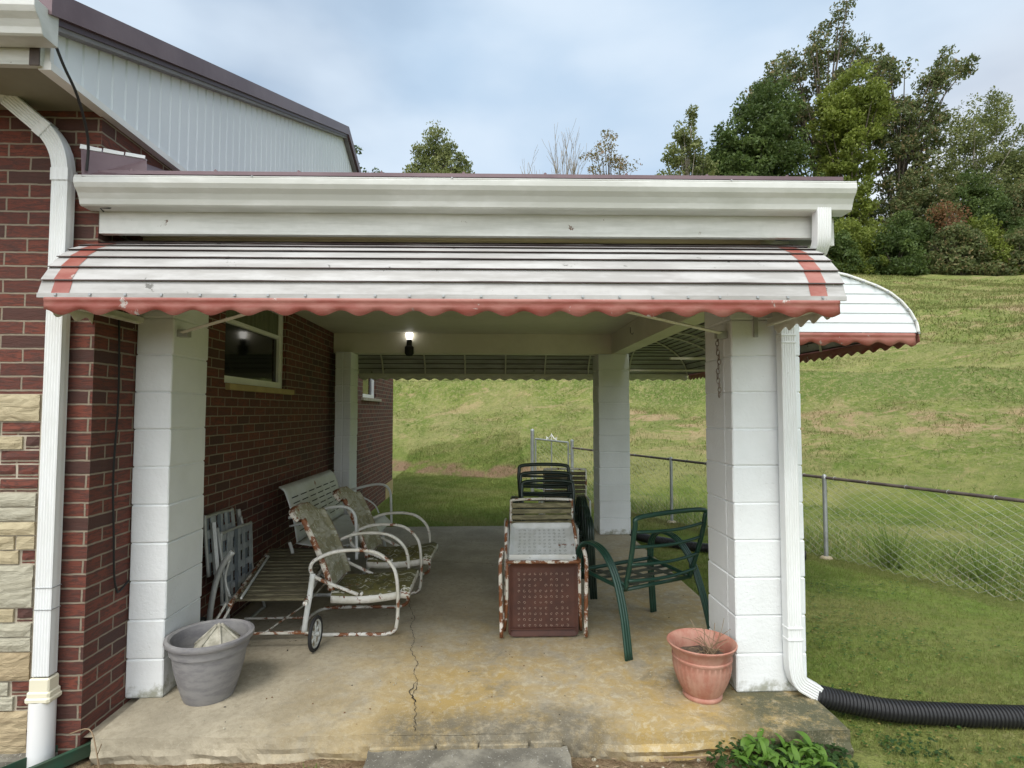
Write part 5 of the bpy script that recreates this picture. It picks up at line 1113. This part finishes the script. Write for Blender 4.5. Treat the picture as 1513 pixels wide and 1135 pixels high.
tree('spreading_tree','dark leaved tree with a leaning branch right of the vine covered tree',(36.8,44),44,[(42.3,31.9,1.5,1.5),(40.7,30.4,1.6,1.3),(38.8,28.2,2.2,1.5),(36.9,26.3,2.1,2.0),(41.3,28.0,1.5,1.1),(37.7,23.6,2.8,2.3),(36.4,30.8,1.7,1.4),(39.5,25.3,2.0,1.5),(37.5,19.5,3,2.5)],2.7,M['lf_oak'],M['bark'],.16,60,.85,.32,5,depth=2)
tree('feathery_tree','loose yellowing tree at the right of the grove',(42.5,43),43,[(44.1,27.4,2.0,1.5),(45.5,25.1,2.3,2.0),(42.2,25.3,2.1,2.0),(43.6,22.6,3.2,2.3),(46.4,27.6,1.0,1.0),(47.2,23.2,1.6,1.6),(41.0,21.5,2.4,2.4),(44.5,19.5,3.4,2.6),(47.5,20.5,2.6,2.4),(40.5,18.5,2.6,2.4)],3.6,M['lf_light'],M['barkp'],.12,46,.8,.22,6,depth=2)
tree('broadleaf_tree','dark green tree at the right edge above the shrubs',(49.2,45),45,[(49.9,23.4,1.8,1.7),(49.0,20.9,2.2,1.9),(49.8,18.4,2.5,2.5),(47.0,18.0,2.0,2.0),(53,22,3,4),(52,18,3,3)],3.2,M['lf_dark'],M['bark'],.15,70,.85,.3,7)
tree('broadleaf_tree','small bushy tree rising above the middle of the porch roof',(-3.3,50),50,[(-3.3,27.4,1.3,1.7),(-4.4,25.4,1.6,1.5),(-2.1,25.4,1.6,1.5),(-3.3,23.6,2.9,1.7),(-5.5,23.6,1.1,1.0),(-1.2,23.5,1.3,1.2)],5,M['lf_light'],M['bark'],.14,50,.75,.22,8)
tree('sapling_tree','slim small tree just right of the bushy tree above the roof',(-.3,51),51,[(-.3,25.6,.45,1.0),(-.3,24.2,.8,.8)],8,M['lf_light'],M['barkp'],.12,34,.4,.08,9)
tree('sparse_tree','thin brownish tree above the roof beside the bare tree',(13.1,50),50,[(13.1,28.2,1.3,1.3),(12.4,26.1,1.7,1.5),(13.9,26.1,1.7,1.5),(14.9,24.7,1.3,.8),(13.0,24,2.2,1.2)],2.3,M['lf_yellow'],M['bark'],.12,26,.7,.14,10)
tree('broadleaf_tree','dark tree top peeking out behind the gable end of the house',(-8.6,40),40,[(-8.9,20.9,.9,1.0),(-8.1,19.6,1.3,.8),(-7.0,18.9,1.0,.6),(-9,18,2.5,1.5)],6,M['lf_dark'],M['bark'],.13,50,.5,.2,11)
def bare(name,label,bx,by,ztop,spread,seed,n=11,r0=.06,b0=None):
    r=random.Random(seed); bz=float(H(bx,by)); e=empty(name,(bx,by,bz),label=label,cat='tree',group='trees on the hill top'); h=ztop-bz; tr=MB(); tr.tube([(0,0,0),(.05,0,h*.3),(0,0,h*.55)],lambda t:r0*2.2*(1-.4*t),7,sm=3); tr.build('trunk',M['barkp'],e,smooth=True)
    br=MB()
    def grow(p,d,l,rad,k):
        q=p+d*l*.5+Vector((r.uniform(-1,1),r.uniform(-1,1),0))*l*.04; s=q+(d+Vector((0,0,.25))).normalized()*l*.5; br.tube([p,q,s],lambda t:max(.012,rad*(1-.6*t)),4,sm=2)
        if k: 
            for i in range(3): a=p.lerp(s,r.uniform(.35,.95)); grow(a,(d+Vector((r.uniform(-.5,.5),r.uniform(-.5,.5),r.uniform(0,.3)))).normalized(),l*r.uniform(.35,.6),rad*.5,k-1)
    for i in range(n):
        t=i/(n-1)*2-1; p=Vector((0,0,h*r.uniform(.35,.55))); d=Vector((t*spread*1.4,r.uniform(-.5,.5)*spread,1)).normalized(); grow(p,d,h*r.uniform(.36,.48)*(1-.15*abs(t)),r0,2)
    br.build('branches',M['barkp'],e,smooth=True)
bare('bare_tree','leafless grey tree with upright branches above the roof',8.9,48,27.3,.16,2)
bare('bare_tree','tiny leafless tree left of the larger bare tree above the roof',5.9,52,26.4,.10,4,6,.04)
# shrubs along the crest
shr=[(26.6,36.8,2.3,2.3,'lf_dark','dark shrub at the left end of the hilltop thicket next to the awning'),(29.0,37.5,2.6,3.2,'lf_vine','tall yellowish shrub second from the left in the thicket'),(31.3,36.4,2.3,2.3,'lf_dark','low dark shrub in front of the vine covered tree'),(33.4,38.2,2.5,3.6,'lf_dark','tall dark shrub left of the russet bush'),(36.6,37.4,1.5,0,'lf_red','russet brown bush in the middle of the thicket'),(35.6,35.9,2.3,2.4,'lf_oak','low dull green shrub below the russet bush'),(38.6,37.2,2.3,3.2,'lf_vine','yellow green shrub just right of the russet bush'),(40.6,36.2,2.3,2.3,'lf_oak','low dull shrub right of the yellow green one'),(42.8,37.6,2.6,3.4,'lf_dark','tall dark shrub near the right edge of the thicket'),(43.9,35.6,2.1,2.0,'lf_vine','light green low shrub at the right edge of the photo'),(46.8,37.0,2.6,3.0,'lf_dark','dark shrub at the far right end of the thicket'),(24.2,37.6,2.2,2.0,'lf_oak','dull green shrub behind the gutter end'),(27.6,40.2,3.0,5.6,'lf_dark','tall dark shrub mass at the back left of the thicket'),(36.5,40.3,3.4,6.6,'lf_oak','tall dull green shrub behind the russet bush'),(41.0,40.5,3.6,6.4,'lf_dark','tall dark shrub behind the yellow green shrub'),(46,41,3.8,6.2,'lf_oak','tall dull shrub behind the right edge of the thicket')]
for i,(x,y_,rx,h,mt,lb) in enumerate(shr):
    gz=float(H(x,y_)); e=empty('shrub',(x,y_,gz),label=lb,cat='shrub',group='shrubs along the hill crest'); r=random.Random(i+40)
    hh=h*1.45 if h else 1.3; z0=0 if h else 4.6; C=[];Rr=[]
    for k in range(int(34*rx*max(1,hh/2.4)*.7)):
        while True:
            p=(r.uniform(-1,1),r.uniform(-1,1),r.uniform(0 if h else -1,1))
            if p[0]**2+p[1]**2+p[2]**2<1: break
        C.append((p[0]*rx,p[1]*rx*.7,z0+p[2]*hh)); Rr.append(r.uniform(.35,.75))
    npmesh('crown',leaves(np.array(C),np.array(Rr)*(1 if h else 1.2),75 if h else 22,.11,.8,i+60),4,M[mt],e)
    st_=MB()
    for k in range(9): c=C[r.randrange(len(C))]; st_.tube([(r.uniform(-.3,.3),r.uniform(-.3,.3),-.1),(c[0]*.5,c[1]*.5,max(.2,c[2]*.6)),c],.03,5,sm=2)
    st_.build('stem',M['bark'],e)

# ---------------------------------------------------------------- world, sun, camera
wd=bpy.data.worlds.new('World'); sc.world=wd; wd.use_nodes=True; t=wd.node_tree; t.nodes.clear()
SUN_EL,SUN_AZ=R(56),R(200)      # azimuth clockwise from +Y: behind the camera, a little to the left
sd=Vector((math.sin(SUN_AZ)*math.cos(SUN_EL),math.cos(SUN_AZ)*math.cos(SUN_EL),math.sin(SUN_EL)))
class WN(NT):
    def __init__(s): s.t=t
w=WN(); sky=w.n('ShaderNodeTexSky'); sky.sky_type='NISHITA'; sky.sun_disc=False; sky.sun_elevation=SUN_EL; sky.sun_rotation=SUN_AZ; sky.air_density=1.0; sky.dust_density=1.5; sky.ozone_density=1.5
tc=w.n('ShaderNodeTexCoord').outputs['Generated']
n1=w.noise(w.mapv(tc,(1,1,2.0),(.35,.1,.2)),1.3,5,.42,.2); n2=w.noise(w.mapv(tc,(1,1,2.2),(2,1,0)),2.4,5,.42,.1)
cover=w.ramp(w.math('ADD',w.math('MULTIPLY',n1,.7),w.math('MULTIPLY',n2,.3)),.36,.58,.4,.95)
dp_=w.n('ShaderNodeVectorMath',operation='DOT_PRODUCT'); w.l(tc,dp_.inputs[0]); dp_.inputs[1].default_value=tuple(Vector((-.25,-.72,.64)).normalized())
glow=w.ramp(dp_.outputs['Value'],.15,.95,1.0,3.2)  # sky brightened out of view behind the camera, added as porch fill
cl=w.mix(w.ramp(n2,.38,.66),(4.3,5.6,7.1),(5.9,6.9,8.0))
dr2=w.n('ShaderNodeVectorMath',operation='DOT_PRODUCT'); w.l(tc,dr2.inputs[0]); dr2.inputs[1].default_value=tuple(Vector((.74,.66,.16)).normalized())
br=w.ramp(dr2.outputs['Value'],.93,.995,0,.8); cl=w.mix(br,cl,(10.5,10.4,10.2))
sx=w.n('ShaderNodeSeparateXYZ'); w.l(tc,sx.inputs[0])
low=w.math('MULTIPLY',w.ramp(sx.outputs[2],.55,.05),w.ramp(sx.outputs[1],.1,-.5)); glow=w.math('MULTIPLY',glow,w.math('SUBTRACT',1.0,w.math('MULTIPLY',low,.10)))   # added dimming of the unseen low sky behind the camera, less porch light
gl=w.n('ShaderNodeVectorMath',operation='SCALE'); cl=w.mix(w.ramp(dp_.outputs['Value'],.1,.7),cl,w.mix(.75,cl,(7.2,7.1,6.8))); w.l(cl,gl.inputs[0]); w.l(glow,gl.inputs['Scale'])
skc=w.mix(1.0,sky.outputs[0],(1.05,1.0,.95),'MULTIPLY')
c=w.mix(cover,skc,gl.outputs[0]); bg=w.n('ShaderNodeBackground'); w.l(c,bg.inputs[0]); bg.inputs[1].default_value=.10
wo=w.n('ShaderNodeOutputWorld'); w.l(bg.outputs[0],wo.inputs[0])
sl=bpy.data.lights.new('sun','SUN'); sl.energy=1.5; sl.angle=R(18); sl.color=(1,.95,.88); so=bpy.data.objects.new('sun',sl); COL.objects.link(so)
so.rotation_euler=sd.to_track_quat('Z','Y').to_euler(); so.location=(0,-5,12)
cam=bpy.data.cameras.new('camera'); cam.sensor_width=36; cam.lens=36*834.368/1513; cam.clip_end=3000; cam.clip_start=.05
co=bpy.data.objects.new('camera',cam); COL.objects.link(co); sc.camera=co
yaw,pit=.0403860,.0479773
F=Vector((math.sin(yaw)*math.cos(pit),math.cos(yaw)*math.cos(pit),math.sin(pit))); Rt=Vector((math.cos(yaw),-math.sin(yaw),0)); U=Rt.cross(F)
co.matrix_world=Matrix(((Rt.x,U.x,-F.x,1.7271),(Rt.y,U.y,-F.y,-3.14473),(Rt.z,U.z,-F.z,1.52129),(0,0,0,1)))
sc.view_settings.view_transform='Standard'; sc.view_settings.look='None'; sc.view_settings.exposure=.36; sc.view_settings.gamma=1
sc.render.engine='CYCLES'
